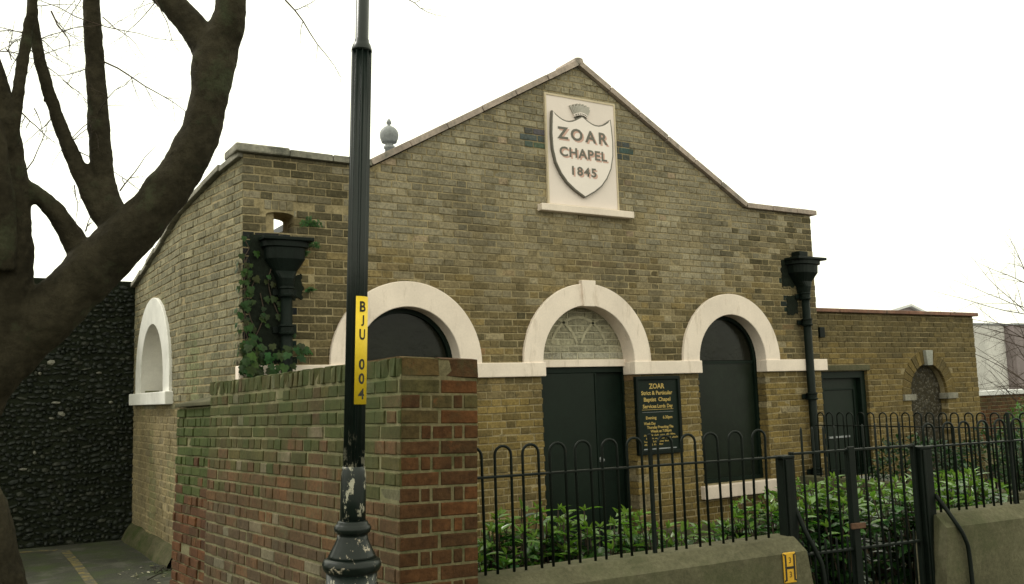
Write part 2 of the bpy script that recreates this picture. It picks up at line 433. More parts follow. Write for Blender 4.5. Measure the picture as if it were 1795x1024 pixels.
# ================================================================== SETTING
def sheet(name, pts, z, mat, kind='structure', label=None, nsub=1):
    mb = MB(); mb.add([(x, y, z) for x, y in pts], [tuple(range(len(pts)))])
    o = link(name, mb.mesh(name), mat); o['kind'] = kind
    o['label'] = label or name; return o
sheet('ground', [(-400, -400), (400, -400), (400, 400), (-400, 400)], -.16, M['soil'], label='earth ground under the whole scene')
mb = MB(); mb.box(-40, -4.0, -40, 4.4, -.3, 0.0)
o = link('alley_road', mb.mesh('alley_road'), M['asphalt']); o['kind'] = 'structure'; o['label'] = 'worn grey asphalt of the alley and street beside the chapel'
mb = MB(); mb.box(-3.996, 40, -40, -4.55, -.3, 0.0)
o = link('pavement', mb.mesh('pavement'), M['paving']); o['kind'] = 'structure'; o['label'] = 'pavement in front of the dwarf wall'
def road_line(pts, w):
    mb = MB(); n = len(pts); vs = []
    for i, (x, y) in enumerate(pts):
        a = Vector(pts[max(i-1, 0)]); b = Vector(pts[min(i+1, n-1)]); t = (b-a).normalized(); p = Vector((-t.y, t.x))*w/2
        vs += [(x+p.x, y+p.y, .004), (x-p.x, y-p.y, .004)]
    mb.add(vs, [(2*i, 2*i+1, 2*i+3, 2*i+2) for i in range(n-1)])
    o = link('road_marking', mb.mesh('road_marking'), M['roadyellow']); o['kind'] = 'structure'; o['label'] = 'worn yellow line painted on the alley road'
road_line([(-4.80, 3.55), (-4.79, 2.5), (-4.80, 1.4), (-4.83, -1), (-4.9, -4)], .09)
road_line([(-4.87, 3.63), (-5.2, 3.76), (-5.9, 3.85), (-7.5, 3.95)], .09)
# ================================================================== CHAPEL
WX, GB, ZP, ZA = 3.77, 2.53, 3.83, 5.26          # half width, half gable, parapet brick top, apex brick top
ZS0, ZS1 = 1.766, 1.914                           # string course
chapel = thing('chapel', 'yellow-brown stock brick chapel with a stepped gable and three white stucco arches', 'chapel', (0, 0, -.15))
ARCH = {'w1': (-2.17, .556, .806), 'd': (0.0, .618, .86), 'w3': (2.165, .556, .812)}
CZ = 1.914
front = MB()
outl = [(-WX+.006, -.2), (WX-.006, -.2), (WX-.006, ZP), (GB, ZP), (0, ZA), (-GB, ZP), (-WX+.006, ZP)]
g = .012
holes = [arch_outline(ARCH['d'][0], CZ, .618, -.19, grow=g)]
for k in ('w1', 'w3'):
    holes.append(arch_outline(ARCH[k][0], CZ, .556, .45, grow=g))
HOLE = (-3.56, -3.30, 3.125, 3.285)                 # the outlet through the left parapet
hc = (HOLE[0]+HOLE[1])/2; hr = (HOLE[1]-HOLE[0])/2
hole_out = [(HOLE[0], HOLE[2])]+[(hc-hr*math.cos(math.pi*i/8), HOLE[3]+.03*math.sin(math.pi*i/8)) for i in range(9)]+[(HOLE[1], HOLE[2])]
holes.append(hole_out)
plate(front, FR, outl, holes, -.0055, -.33)
fw = link('front_wall', front.mesh('front_wall'), M['stock_mortar'], chapel)
STOCK = [(3, (.205, .150, .066)), (3, (.155, .117, .056)), (2.4, (.14, .112, .062)), (1.6, (.26, .19, .08)), (1.1, (.088, .074, .045)), (.14, (.28, .155, .085))]
DARKB = [(3, (.068, .059, .035)), (2, (.085, .073, .042)), (1.5, (.11, .09, .052)), (.8, (.18, .14, .07))]
YELB = [(3, (.25, .178, .062)), (3, (.185, .133, .05)), (2, (.135, .102, .046)), (1, (.09, .072, .04))]
UPB = [(3, (.27, .235, .165)), (3, (.22, .195, .14)), (1.6, (.30, .26, .175)), (1.0, (.165, .152, .115)), (.16, (.36, .25, .175))]  # upper facade: veiling lens glare put into the colour as paler, greyer brick
def smooth(a, b, x):
    t = min(max((x-a)/(b-a), 0), 1); return t*t*(3-2*t)
def front_col(x, y, z, q):
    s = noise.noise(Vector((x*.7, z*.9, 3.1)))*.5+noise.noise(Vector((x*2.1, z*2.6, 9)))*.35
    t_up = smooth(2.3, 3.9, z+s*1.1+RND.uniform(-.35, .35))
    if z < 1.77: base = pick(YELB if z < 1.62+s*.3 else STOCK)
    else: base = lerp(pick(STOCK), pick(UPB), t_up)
    soot = 0
    soot = max(soot, smooth(2.3, 3.3, x+s*.5)*smooth(1.7, 2.1, z)*(1-smooth(3.4, 4.0, z)*.3))
    soot = max(soot, smooth(-2.4, -3.1, x+s*.5)*smooth(1.4, 2.2, z))
    soot = max(soot, .9*smooth(2.8, 2.2, z+s*.5)*smooth(1.7, 1.95, z)*smooth(-2, 0, x))
    if RND.random() < soot*.9: base = lerp(base, pick(DARKB), .5+.5*RND.random())
    if -.76 < x < -.40 and 4.26 < z < 4.50 or .45 < x < .78 and 4.22 < z < 4.49: base = tuple(c*RND.uniform(.8, 1.1) for c in (.085, .095, .09))
    if .5 < x < .73 and 3.95 < z < 4.2 or -.75 < x < -.45 and 3.9 < z < 4.2: base = tuple(c*.75 for c in base)
    if -3.74 < x < -3.32 and 1.7 < z < 3.14 and RND.random() < .92: base = tuple(c*RND.uniform(.8, 1.2) for c in (.018, .024, .022))       # tarred behind the rainwater heads
    if -3.35 < x < -3.22 and 2.52 < z < 2.74: base = tuple(c*RND.uniform(.8, 1.2) for c in (.020, .026, .022))
    if 3.10 < x < 3.36 and 2.86 < z < 3.2: base = tuple(c*RND.uniform(.8, 1.2) for c in (.018, .024, .022))
    if 3.16 < x < 3.3 and 2.5 < z < 2.74: base = tuple(c*RND.uniform(.8, 1.2) for c in (.020, .026, .022))
    if RND.random() < .05: base = lerp(base, (.30, .255, .17), .6)
    tone = 1+.42*noise.noise(Vector((x*1.15, z*1.5, 31)))+.24*noise.noise(Vector((x*4.5, z*1.1, 47)))
    if abs(x) > .55 and abs(x) < .75 and 2.9 < z < 3.55: tone *= .84                 # run-off below the ends of the panel sill
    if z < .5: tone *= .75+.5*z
    return tuple(c*tone for c in base)
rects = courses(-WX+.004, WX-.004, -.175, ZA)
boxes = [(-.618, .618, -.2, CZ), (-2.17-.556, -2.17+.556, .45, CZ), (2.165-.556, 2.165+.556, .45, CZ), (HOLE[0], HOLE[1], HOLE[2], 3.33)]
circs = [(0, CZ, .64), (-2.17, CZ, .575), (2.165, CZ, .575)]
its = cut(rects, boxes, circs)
sl = (ZA-ZP)/GB
full = []; polys = []
for q, dp in its:
    if q[2] >= ZP-.002 and True:
        pl = clip_poly([(q[0], q[2]), (q[1], q[2]), (q[1], q[3]), (q[0], q[3])], [(sl, 1, ZA), (-sl, 1, ZA)])
        if len(pl) == 4 and abs(max(p[0] for p in pl)-q[1]) < 1e-6 and abs(min(p[0] for p in pl)-q[0]) < 1e-6 and abs(max(p[1] for p in pl)-q[3]) < 1e-6 and abs(pl[2][1]-pl[3][1]) < 1e-6: full.append((q, dp))
        elif len(pl) >= 3:
            ar = abs(sum(pl[i][0]*pl[(i+1) % len(pl)][1]-pl[(i+1) % len(pl)][0]*pl[i][1] for i in range(len(pl))))/2
            if ar > .0006: polys.append(pl)
    else:
        q[3] = min(q[3], ZP) if abs(q[0]) > GB or abs(q[1]) > GB else q[3]
        full.append((q, dp))
# brick-on-end head of the outlet hole
for i in range(4):
    a = HOLE[0]-.01+i*.068
    polys.append([(a, 3.335), (a+.058, 3.335), (a+.062, 3.42), (a-.004, 3.42)])
full = [f for f in full if not (f[0][2] < 3.42 and f[0][3] > 3.34 and f[0][1] > HOLE[0]-.02 and f[0][0] < HOLE[1]+.03)]
def hid_front(x, y): return (x < 838 and y > 625) or 606 < x < 652 or (x < 520 and y > 400)
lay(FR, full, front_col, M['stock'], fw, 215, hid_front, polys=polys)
# ---- left side wall, two straight lengths that bend where the seam shows
A0 = Vector((-WX, 0)); A1 = Vector((-3.985, 1.5)); A2 = Vector((-4.06, 5.2))
def side_top(y): return 3.80-.205*max(y-.2, 0) if y < 4 else 3.02
sidecol_n = {}
def side_col(x, y, z, q):
    s = noise.noise(Vector((y*1.2, z*1.2, 7)))*.5
    base = pick([(3, (.22, .20, .13)), (3, (.175, .16, .105)), (2, (.26, .23, .145)), (1, (.12, .115, .08))])
    if z < 1.6+s*.3: base = lerp(pick(YELB), (.26, .23, .16), .45)
    gmoss = smooth(.15, .5, noise.noise(Vector((y*2.3, z*.8, 21))))*smooth(3.4, 2.6, z)*.5
    base = lerp(base, (.13, .16, .07), gmoss)
    return base
SCU = 2.77; SR0, SR1 = .60, .90
for k, (P, Q) in enumerate(((A1, A0), (A2, A1))):
    dv = (Q-P); L = dv.length; th = math.atan2(dv.y, dv.x); fr = Frame(P.x, P.y, th)
    yb = lambda u: P.y+dv.y*u/L
    top = [(L-.006, side_top(yb(L))), (.0, side_top(yb(0)))]
    mid = [(L*t, side_top(yb(L*t))) for t in (.9, .75, .5, .25, .1)]
    hl = []
    if k == 1:
        cu = (A2.y-SCU)/(A2.y-A1.y)*L
        hl = [arch_outline(cu, 1.90, SR0, 1.74, grow=g)]
    mbs = MB(); plate(mbs, fr, [(0, -.2), (L-.006, -.2), top[0]]+mid+[top[1]], hl, -.0055, -.30)
    sw = link('side_wall', mbs.mesh('side_wall'), M['stock_mortar'], chapel)
    rects = courses(0.002, L-.004, -.175, 3.85, phase=.1*k)
    its = cut(rects, [(cu-SR0, cu+SR0, 1.70, 1.90)] if k == 1 else [], [(cu, 1.90, SR0+.02)] if k == 1 else [])
    full = []; polys = []
    u_a, u_b = 0, L; ta, tb = side_top(yb(0)), side_top(yb(L))
    for q, dp in its:
        lim = min(side_top(yb(q[0])), side_top(yb(q[1])))
        if q[3] <= lim: full.append((q, dp))
        elif q[2] < max(side_top(yb(q[0])), side_top(yb(q[1])))-.01:
            a, b = side_top(yb(q[0])), side_top(yb(q[1])); s_ = (b-a)/(q[1]-q[0])
            pl = clip_poly([(q[0], q[2]), (q[1], q[2]), (q[1], q[3]), (q[0], q[3])], [(-s_, 1, a-s_*q[0])])
            if len(pl) >= 3: polys.append(pl)
    def hid_side(x, y): return (x > 300 and y > 640) or (x < 232) or y > 925 or (y < 480 and x < 235+(480-y)*.66)
    lay(fr, full, side_col, M['stock'], sw, 42 if k == 0 else 38, hid_side, polys=polys)
    if k == 1:
        SFR = fr
        mbr = MB(); ring(mbr, fr, cu, 1.90, SR0, SR1, .03, -.29, -.005)
        fbox(mbr, fr, cu-SR1, cu-SR0, 1.735, 1.902, -.29, .0295); fbox(mbr, fr, cu+SR0, cu+SR1, 1.735, 1.902, -.29, .0295)
        ar = link('arch_surround', mbr.mesh('arch_surround'), M['sidestucco'], chapel)
        mbw = MB(); plate(mbw, fr, arch_outline(cu, 1.90, SR0+.02, 1.70), [], -.285, -.33)
        link('window_infill', mbw.mesh('window_infill'), M['sidestucco'], chapel, label='white boarded infill of the side window')
        mbw = MB(); fbox(mbw, fr, cu-SR0+.03, cu+SR0-.03, 1.80, 1.83, -.2845, -.24)
        link('window_bar', mbw.mesh('window_bar'), M['oldcoping'], chapel)
        mbw = MB(); fbox(mbw, fr, cu-SR1-.12, cu+SR1+.05, 1.60, 1.735, -.28, .08)
        bevel(link('window_sill', mbw.mesh('window_sill'), M['sidestucco'], chapel), .008)
        mbp = MB(); vs = []
        n = 12; pr = [(0.0, .20), (.04, .17), (.11, .04), (.12, 0), (0, 0)]
        for i in range(n+1):
            u = L*i/n
            vs += [fr.p(u, v-.01+.03*noise.noise(Vector((u*2, 0, 0))), d+.02*noise.noise(Vector((u*3, 5, v)))) for d, v in pr]
        mbp.add(vs, [(i*5+j, (i+1)*5+j, (i+1)*5+j+1, i*5+j+1) for i in range(n) for j in range(4)])
        link('plinth', mbp.mesh('plinth'), make('mossy_plinth', (.085, .078, .045), .95, .1, .3, 40, .3, 3, .8, .01, 50, moss=((.035, .046, .015), 4, .45, .66)), chapel, label='mossy sloping plinth at the foot of the side wall')
    # weathered coping of the side parapet
    t = 0.0; yy = Q.y if k == 0 else Q.y
    y0 = Q.y
    while y0 < P.y-.05 and y0 < 5:
        y1 = min(y0+RND.uniform(.32, .5), P.y)
        ua, ub = (P.y-y1)/(P.y-Q.y)*L, (P.y-y0)/(P.y-Q.y)*L-.008
        za, zb = side_top(y1), side_top(y0); j1 = RND.uniform(-.01, .012)
        mbc = MB(); vs = []
        for u, z in ((ua, za), (ub, zb)):
            vs += [fr.p(u, z+.002+j1, .05+j1), fr.p(u, z+.062+j1, .045+j1), fr.p(u, z+.085+j1, -.33), fr.p(u, z+.002+j1, -.33)]
        mbc.add(vs, [(0, 4, 5, 1), (1, 5, 6, 2), (2, 6, 7, 3), (3, 7, 4, 0), (0, 1, 2, 3), (7, 6, 5, 4)])
        bevel(link('coping_stone', mbc.mesh('coping_stone'), M['oldcoping'], chapel), .008); y0 = y1
# corner block of coping
mbc = MB(); fbox(mbc, FR, -WX-.075, -WX+.42, ZP+.004, ZP+.082, -.36, .06)
bevel(link('coping_stone', mbc.mesh('coping_stone'), M['oldcoping'], chapel), .015)
# ---- front coping: flat ends and raked gable
def slab(p0, p1, th, d0, d1, mat, ins=.004):
    a = Vector(p0); b = Vector(p1); t = (b-a).normalized(); a = a+t*ins; b = b-t*ins; nrm = Vector((-t.y, t.x))
    if nrm.y < 0: nrm = -nrm
    pts = [a, b, b+nrm*th, a+nrm*th]
    mbx = MB(); plate(mbx, FR, [(p.x, p.y) for p in pts], [], d1, d0)
    return bevel(link('coping_stone', mbx.mesh('coping_stone'), mat, chapel), .007)
u = -WX+.42
while u < -GB-.05:
    e = min(u+.42, -GB); slab((u, ZP+.004+RND.uniform(0, .004)), (e, ZP+.004), .062, -.34, .05, M['oldcoping']); u = e
u = GB+.02
while u < WX+.05:
    e = min(u+.46, WX+.075); slab((u, ZP+.004+RND.uniform(0, .004)), (e, ZP+.004), .062, -.34, .05, M['coping']); u = e
for sgn in (-1, 1):
    n = 6
    for i in range(n):
        a = (sgn*GB*(1-i/n), ZP+.006+(ZA-ZP)*i/n); b = (sgn*GB*(1-(i+1)/n), ZP+.006+(ZA-ZP)*(i+1)/n)
        j_ = RND.uniform(0, .005); a = (a[0], a[1]+j_); b = (b[0], b[1]+j_)
        slab(a, b, .062, -.34, .055+RND.uniform(-.006, .006), M['coping'])
mbc = MB(); plate(mbc, FR, [(-.07, ZA+.02), (.07, ZA+.02), (.05, ZA+.088), (0, ZA+.098), (-.05, ZA+.088)], [], .058, -.345)
bevel(link('coping_stone', mbc.mesh('coping_stone'), M['coping'], chapel), .008)
# ---- stucco arches and string course
for k, (cx, r0, r1) in ARCH.items():
    mbr = MB(); dz = -.172 if k == 'd' else -.13
    ring(mbr, FR, cx, CZ, r0, r1, .038, dz, -.005)
    ar = link('arch_surround', mbr.mesh('arch_surround'), M['stucco'], chapel)
    if k == 'd':
        mbk = MB(); plate(mbk, FR, [(-.075, CZ+r0-.012), (.075, CZ+r0-.012), (.095, CZ+r1+.035), (-.095, CZ+r1+.035)], [], .062, -.1)
        bevel(link('keystone', mbk.mesh('keystone'), M['stucco'], ar), .006)
    if k != 'd':
        for a in (2.2, 1.2):                                     # fine joints in the ring
            pass
def band(u0, u1, ret0=None, ret1=None):
    mbb = MB(); fbox(mbb, FR, u0, u1, ZS0, ZS1, -.05, .055)
    if ret0 is not None: fbox(mbb, FR, u0, u0+.05, ZS0+.001, ZS1-.001, -ret0, -.049)
    if ret1 is not None: fbox(mbb, FR, u1-.05, u1, ZS0+.001, ZS1-.001, -ret1, -.049)
    bevel(link('string_course', mbb.mesh('string_course'), M['stucco'], chapel), .008)
band(-WX-.05, -2.17-.54); band(-2.17+.54, -.60, .12, .165); band(.60, 2.165-.54, .165, .12); band(2.165+.54, WX+.07, .12)
# ---- doorway
door = MB(); fbox(door, FR, -.625, .625, 1.865, 1.945, -.21, -.135)
bevel(link('door_lintel', door.mesh('door_lintel'), M['stucco'], chapel), .006)
dr = MB(); fbox(dr, FR, -.60, .20, -.15, 1.80, -.23, -.185)
dl = bevel(link('door', dr.mesh('door'), M['greendoor'], chapel, label='dark green painted chapel door, broad leaf'), .004)
dr = MB(); fbox(dr, FR, .225, .60, -.15, 1.80, -.27, -.225)
dr2 = bevel(link('door', dr.mesh('door'), M['green'], chapel, label='narrow dark green leaf of the chapel door'), .004)
mbd = MB()
for a, b, c, d in ((-.625, -.60, -.16, 1.865), (.20, .225, -.16, 1.80), (.60, .625, -.16, 1.865)):
    fbox(mbd, FR, a+.001, b-.001, c, d-.002, -.28, -.175)
fbox(mbd, FR, -.598, .598, 1.80, 1.863, -.28, -.176)
bevel(link('door_frame', mbd.mesh('door_frame'), M['green'], chapel), .004)
mbh = MB(); lathe(mbh, [(.0, 0), (.028, .0), (.03, .02), (.016, .03), (.016, .06), (.0, .06)], (0, 0, 0), 12)
me = mbh.mesh('handle'); me.transform(Matrix.Translation((.27, .225, .83)) @ Matrix.Rotation(math.radians(90), 4, 'X')); link('handle', me, M['lead'], dr2)
# painted brick tympanum with the ghost of a fanlight
ty = MB(); plate(ty, FR, arch_outline(0, CZ, .64, 1.93), [], -.178, -.3)
tyo = link('tympanum', ty.mesh('tympanum'), make('tympanum_mortar', (.46, .42, .31), .9, .15, .2, 60, .2, 3, .4), chapel, label='pale washed brick tympanum over the door')
rects = courses(-.63, .63, 1.957, CZ+.66, 'stretcher')
tb = []
for q in rects:
    far = max(math.hypot(a, b-CZ) for a in (q[0], q[1]) for b in (q[2], q[3]))
    near = math.hypot(min(max(0, q[0]), q[1]), max(q[2]-CZ, 0))
    if near < .63: tb.append((q, False))
def tym_col(x, y, z, q):
    c = pick([(2, (.31, .285, .20)), (2, (.27, .25, .18)), (1, (.34, .31, .22))]); return lerp(c, (.36, .34, .28), smooth(2.1, 1.94, z))
TF = Frame(0, .170, 0); lay(TF, tb, tym_col, M['stock'], tyo, 12)
tr = MB()
def strip(pts, w, d=-.1635):
    n = len(pts); vs = []
    for i, p in enumerate(pts):
        a = Vector(pts[max(i-1, 0)]); b = Vector(pts[min(i+1, n-1)]); t = (b-a).normalized(); q = Vector((-t.y, t.x))*w/2
        vs += [FR.p(p[0]+q.x, p[1]+q.y, d), FR.p(p[0]-q.x, p[1]-q.y, d)]
    tr.add(vs, [(2*i+1, 2*i+3, 2*i+2, 2*i) for i in range(n-1)])
for cx in (-.40, 0, .40):
    strip([(cx+.40*math.cos(a), 1.96+.46*math.sin(a)) for a in [math.pi*(.12+.76*i/16) for i in range(17)] if math.hypot(cx+.40*math.cos(a), 1.96+.46*math.sin(a)-CZ) < .6], .03)
link('fanlight_ghost', tr.mesh('fanlight_ghost'), make('ghost_paint', (.43, .39, .28), .9, .1, .2, 30, .2, 4, 0, patch=((.33, .30, .21), 14, .45, .62)), tyo, label='faint pale outline of a former fanlight')
# ---- boarded windows
for k in ('w1', 'w3'):
    cx = ARCH[k][0]; r = .556
    mbw = MB(); plate(mbw, FR, arch_outline(cx, CZ, r-.03, .46), [], -.165, -.2)
    wn = bevel(link('window_board', mbw.mesh('window_board'), M['board'], chapel, label='dark green painted board filling an arched window'), .003)
    mbf = MB(); plate(mbf, FR, arch_outline(cx, CZ, r+.008, .452), [arch_outline(cx, CZ, r-.045, .50)], -.132, -.19)
    link('window_frame', mbf.mesh('window_frame'), M['green'], chapel)
    mbf = MB(); plate(mbf, FR, arch_outline(cx, CZ, r-.05, 1.92), [], -.158, -.166)
    link('fan_pane', mbf.mesh('fan_pane'), M['pane'], wn)
    mbf = MB(); fbox(mbf, FR, cx-r+.03, cx+r-.03, 1.88, 1.915, -.164, -.150)
    link('glazing_bar', mbf.mesh('glazing_bar'), M['green'], wn)
    mbs = MB(); fbox(mbs, FR, cx-.62, cx+.62, .295, .448, -.2, .07)
    bevel(link('window_sill', mbs.mesh('window_sill'), M['sill'], chapel), .01)
# ---- plinth ledge
mbp = MB(); plate(mbp, Frame(0, 0, 0), [(-WX, -.2), (-.64, -.2), (-.64, .03), (-WX, .03)], [], .05, -.005)
plate(mbp, FR, [(.64, -.2), (WX, -.2), (WX, .03), (.64, .03)], [], .05, -.005)
bevel(link('plinth', mbp.mesh('plinth'), M['concrete'], chapel), .02)
# ---- name panel
PX0, PX1, PZ0, PZ1 = -.463, .493, 3.63, 4.878
mbp = MB(); fbox(mbp, FR, PX0, PX1, PZ0, PZ1, -.06, .02)
pan = bevel(link('name_panel', mbp.mesh('name_panel'), M['panel'], chapel, label='white name panel with a shield in the gable'), .004)
mbp = MB(); plate(mbp, FR, [(PX0-.012, PZ0), (PX1+.012, PZ0), (PX1+.012, PZ1+.012), (PX0-.012, PZ1+.012)], [[(PX0+.008, PZ0+.012), (PX1-.008, PZ0+.012), (PX1-.008, PZ1-.01), (PX0+.008, PZ1-.01)]], .027, -.05)
link('panel_trim', mbp.mesh('panel_trim'), make('trim_cream', (.60, .50, .36), .8, .2, .1, 50, .15, 4, 0), pan)
mbp = MB(); fbox(mbp, FR, -.60, .672, 3.548, 3.626, -.05, .085)
bevel(link('panel_sill', mbp.mesh('panel_sill'), M['stucco'], chapel), .008)
def shield_pts(gr=0):
    L = [(-.405, 4.685), (-.418, 4.58), (-.428, 4.42), (-.42, 4.25), (-.385, 4.10), (-.32, 3.98), (-.24, 3.885), (-.14, 3.81), (0.0, 3.735)]
    out = [Vector(p) for p in L]; R_ = [Vector((-p[0], p[1])) for p in reversed(L[:-1])]
    top = []
    for i in range(1, 9):
        t = i/9; top.append(Vector((.405-.405*t, 4.685-.02*t-.085*math.sin(math.pi*min(t*1.05, 1))*1.0)))
    top.append(Vector((0, 4.672)))
    for i in range(8, 0, -1):
        t = i/9; top.append(Vector((-.405+.405*t, 4.685-.02*t-.085*math.sin(math.pi*min(t*1.05, 1)))))
    pts = out+R_+top; c = Vector((0, 4.33))
    if gr:
        n = len(pts); A = []
        for i in range(n):
            t = (pts[(i+1) % n]-pts[i-1]).normalized(); A.append(pts[i]+Vector((t.y, -t.x))*gr)
        pts = A
    return [(p.x+.003, p.y) for p in pts]
def smooth_pts(P): return P
mbp = MB(); plate(mbp, FR, shield_pts(0), [], .058, .019)
link('shield_rim', mbp.mesh('shield_rim'), M['ink'], pan)
mbp = MB(); plate(mbp, FR, shield_pts(-.016), [], .062, .02)
link('shield', mbp.mesh('shield'), M['shield'], pan)
for txt, v, h, w, sp in (('ZOAR', 4.378, .135, .70, 1.35), ('CHAPEL', 4.182, .108, .655, 1.12), ('1845', 3.982, .100, .335, 1.2)):
    put_text('lettering_shadow', txt, FR, .020, v-.016, .0632, h, w, M['pink'], pan, .028, space=sp)
    put_text('lettering', txt, FR, .000, v, .0648, h, w, M['ink'], pan, .028, space=sp)
cr = MB()                                                      # mural crown above the shield
def crown_pt(t, v):                                            # t -1..1, v 0..1
    w = .082+.066*v; return (.0+w*t, 4.655+.125*v+.030*(1-t*t)*(.6+.5*v))
n = 14
for i in range(n):
    a, b = -1+2*i/n, -1+2*(i+1)/n; tp = 1.0 if i % 2 == 0 else .84
    q = [crown_pt(a, .26), crown_pt(b, .26), crown_pt(b, tp), crown_pt(a, tp)]
    plate(cr, FR, q, [], .036+.022*(1-((a+b)/2)**2), .0195)
link('crown', cr.mesh('crown'), M['crown'], pan)
cr = MB()
for i in range(n):
    a, b = -1.02+2.04*i/n, -1.02+2.04*(i+1)/n
    plate(cr, FR, [crown_pt(a, .03), crown_pt(b, .03), crown_pt(b, .25), crown_pt(a, .25)], [], .044+.022*(1-((a+b)/2)**2), .0195)
link('crown_band', cr.mesh('crown_band'), M['shield'], pan)
cr = MB()
for i in range(7):
    t = -.8+1.6*i/6; p = crown_pt(t, .13); plate(cr, FR, [(p[0]-.006, p[1]-.006), (p[0]+.006, p[1]-.006), (p[0]+.006, p[1]+.006), (p[0]-.006, p[1]+.006)], [], .0475+.022*(1-t*t), .03)
link('crown_jewels', cr.mesh('crown_jewels'), M['ink'], pan)
cr = MB()
for i in range(n):
    a, b = -.95+1.9*i/n, -.95+1.9*(i+1)/n
    plate(cr, FR, [crown_pt(a, -.24), crown_pt(b, -.24), crown_pt(b, .02), crown_pt(a, .02)], [], .03, .0195)
link('crown_lining', cr.mesh('crown_lining'), M['ink'], pan)
# ---- roof behind the gable and the ball vent
rf = MB()
for sgn in (-1, 1):
    e = (sgn*GB*.97, ZP-.03); r_ = (0, ZA-.05)
    vs = [(e[0], .335, e[1]), (r_[0], .335, r_[1]), (r_[0], 11, r_[1]), (e[0], 11, e[1])]
    vs += [(x, y, z-.08) for x, y, z in vs]
    rf.add(vs, [(0, 1, 2, 3), (7, 6, 5, 4), (0, 4, 5, 1), (3, 2, 6, 7), (0, 3, 7, 4)])
link('roof', rf.mesh('roof'), M['slate'], chapel)
rb = MB(); rb.box(-WX+.33, WX-.33, .335, 11, -.2, 2.95); rb.box(WX-.33, WX-.008, .335, 11, -.2, 3.5)
link('body', rb.mesh('body'), M['stock_mortar'], chapel)
vt = MB(); vt.smooth = True
lathe(vt, [(0, -.4), (.06, -.4), (.06, .02), (.075, .03), (.075, .06), (.055, .07), (.055, .10), (.10, .11), (.105, .125), (.122, .17), (.128, .215), (.122, .255), (.10, .295), (.065, .325), (.022, .345), (.022, .365), (.036, .38), (.03, .41), (.012, .44), (0, .445)], (-.985, 3, 4.92), 24)
link('roof_vent', vt.mesh('roof_vent'), M['lead'], chapel, label='grey ball-topped ventilator behind the left gable slope')
# ================================================================== RAINWATER PIPES
def drainpipe(x, ztop, label, kind, w=.25, dp=.22):
    t = thing('drainpipe', label, 'drainpipe', (x, -.12, -.1), 'drainpipes on the chapel front')
    mbh = MB()
    secs = [(w, dp, ztop), (w, dp, ztop-.05), (w*.86, dp*.9, ztop-.06), (w*.84, dp*.88, ztop-.16), (w*.5, dp*.62, ztop-.27), (.075, .15, ztop-.34), (.062, .135, ztop-.42)]
    vs = []; fs = []; nseg = 12
    for a, b, z in secs:
        for i in range(nseg):
            an = math.pi*i/(nseg-1); rx = math.copysign(abs(math.cos(an))**.6, math.cos(an))
            vs.append((x-rx*a, -.012-b*abs(math.sin(an))**.6, z))
    for s_ in range(len(secs)-1):
        for i in range(nseg-1): fs.append((s_*nseg+i, (s_+1)*nseg+i, (s_+1)*nseg+i+1, s_*nseg+i+1))
    fs.append(tuple(reversed(range(nseg)))) ; mbh.add(vs, [tuple(reversed(f)) for f in fs])
    hp = link('hopper', mbh.mesh('hopper'), M['pitch'], t)
    mr = MB(); mr.box(x-w-.02, x+w+.02, -dp-.03, -.012, ztop, ztop+.035); bevel(link('hopper_rim', mr.mesh('hopper_rim'), M['pitch'], hp), .008)
    if kind: 
        mr = MB(); mr.box(x-.13, x+.03, -.15, -.012, ztop+.035, ztop+.12); bevel(link('outlet_box', mr.mesh('outlet_box'), M['pitch'], hp), .01)
    mp = MB(); mp.smooth = True; tube(mp, [(x, -.085, ztop-.40), (x, -.085, .5), (x, -.085, -.12)], .052, 14); link('pipe', mp.mesh('pipe'), M['pitch'], t)
    for zc in (ztop-.46, ztop-.80, ztop-1.75, ztop-2.7):
        mc = MB(); mc.smooth = False
        lathe(mc, [(.05, -.05), (.068, -.045), (.072, -.03), (.062, -.02), (.062, .02), (.072, .03), (.070, .045), (.05, .05)], (x, -.085, zc), 16)
        cl = link('collar', mc.mesh('collar'), M['pitch'], t)
        if kind or True:
            ml = MB(); ml.box(x-.11, x+.11, -.034, -.012, zc-.03, zc+.03); bevel(link('bracket', ml.mesh('bracket'), M['pitch'], cl), .004)
    return t
drainpipe(3.46, 3.19, 'black iron hopper and downpipe at the corner beside the low annex', 1)
drainpipe(-3.40, 3.03, 'black iron hopper and downpipe half hidden in ivy under the small hole', 0, .215, .15)
def tar(u0, u1, v0, v1, seed):
    r = random.Random(seed); pts = []
    for i in range(8): pts.append((u0+(u1-u0)*i/8, v0+r.uniform(-.02, .02)))
    for i in range(16): pts.append((u1+r.uniform(-.015, .015), v0+(v1-v0)*i/16))
    for i in range(8): pts.append((u1-(u1-u0)*i/8, v1+r.uniform(-.02, .02)))
    for i in range(16): pts.append((u0+r.uniform(-.015, .015), v1-(v1-v0)*i/16))
    mb_ = MB(); plate(mb_, FR, pts, [], .0075, -.004)
    link('tar_patch', mb_.mesh('tar_patch'), M['tar'], chapel, label='black tarred patch of brickwork behind a downpipe')
tar(-3.70, -3.36, 1.95, 3.10, 1); tar(-3.34, -3.225, 2.52, 2.74, 2); tar(3.14, 3.40, 2.86, 3.19, 3); tar(3.20, 3.40, 2.50, 2.74, 4)
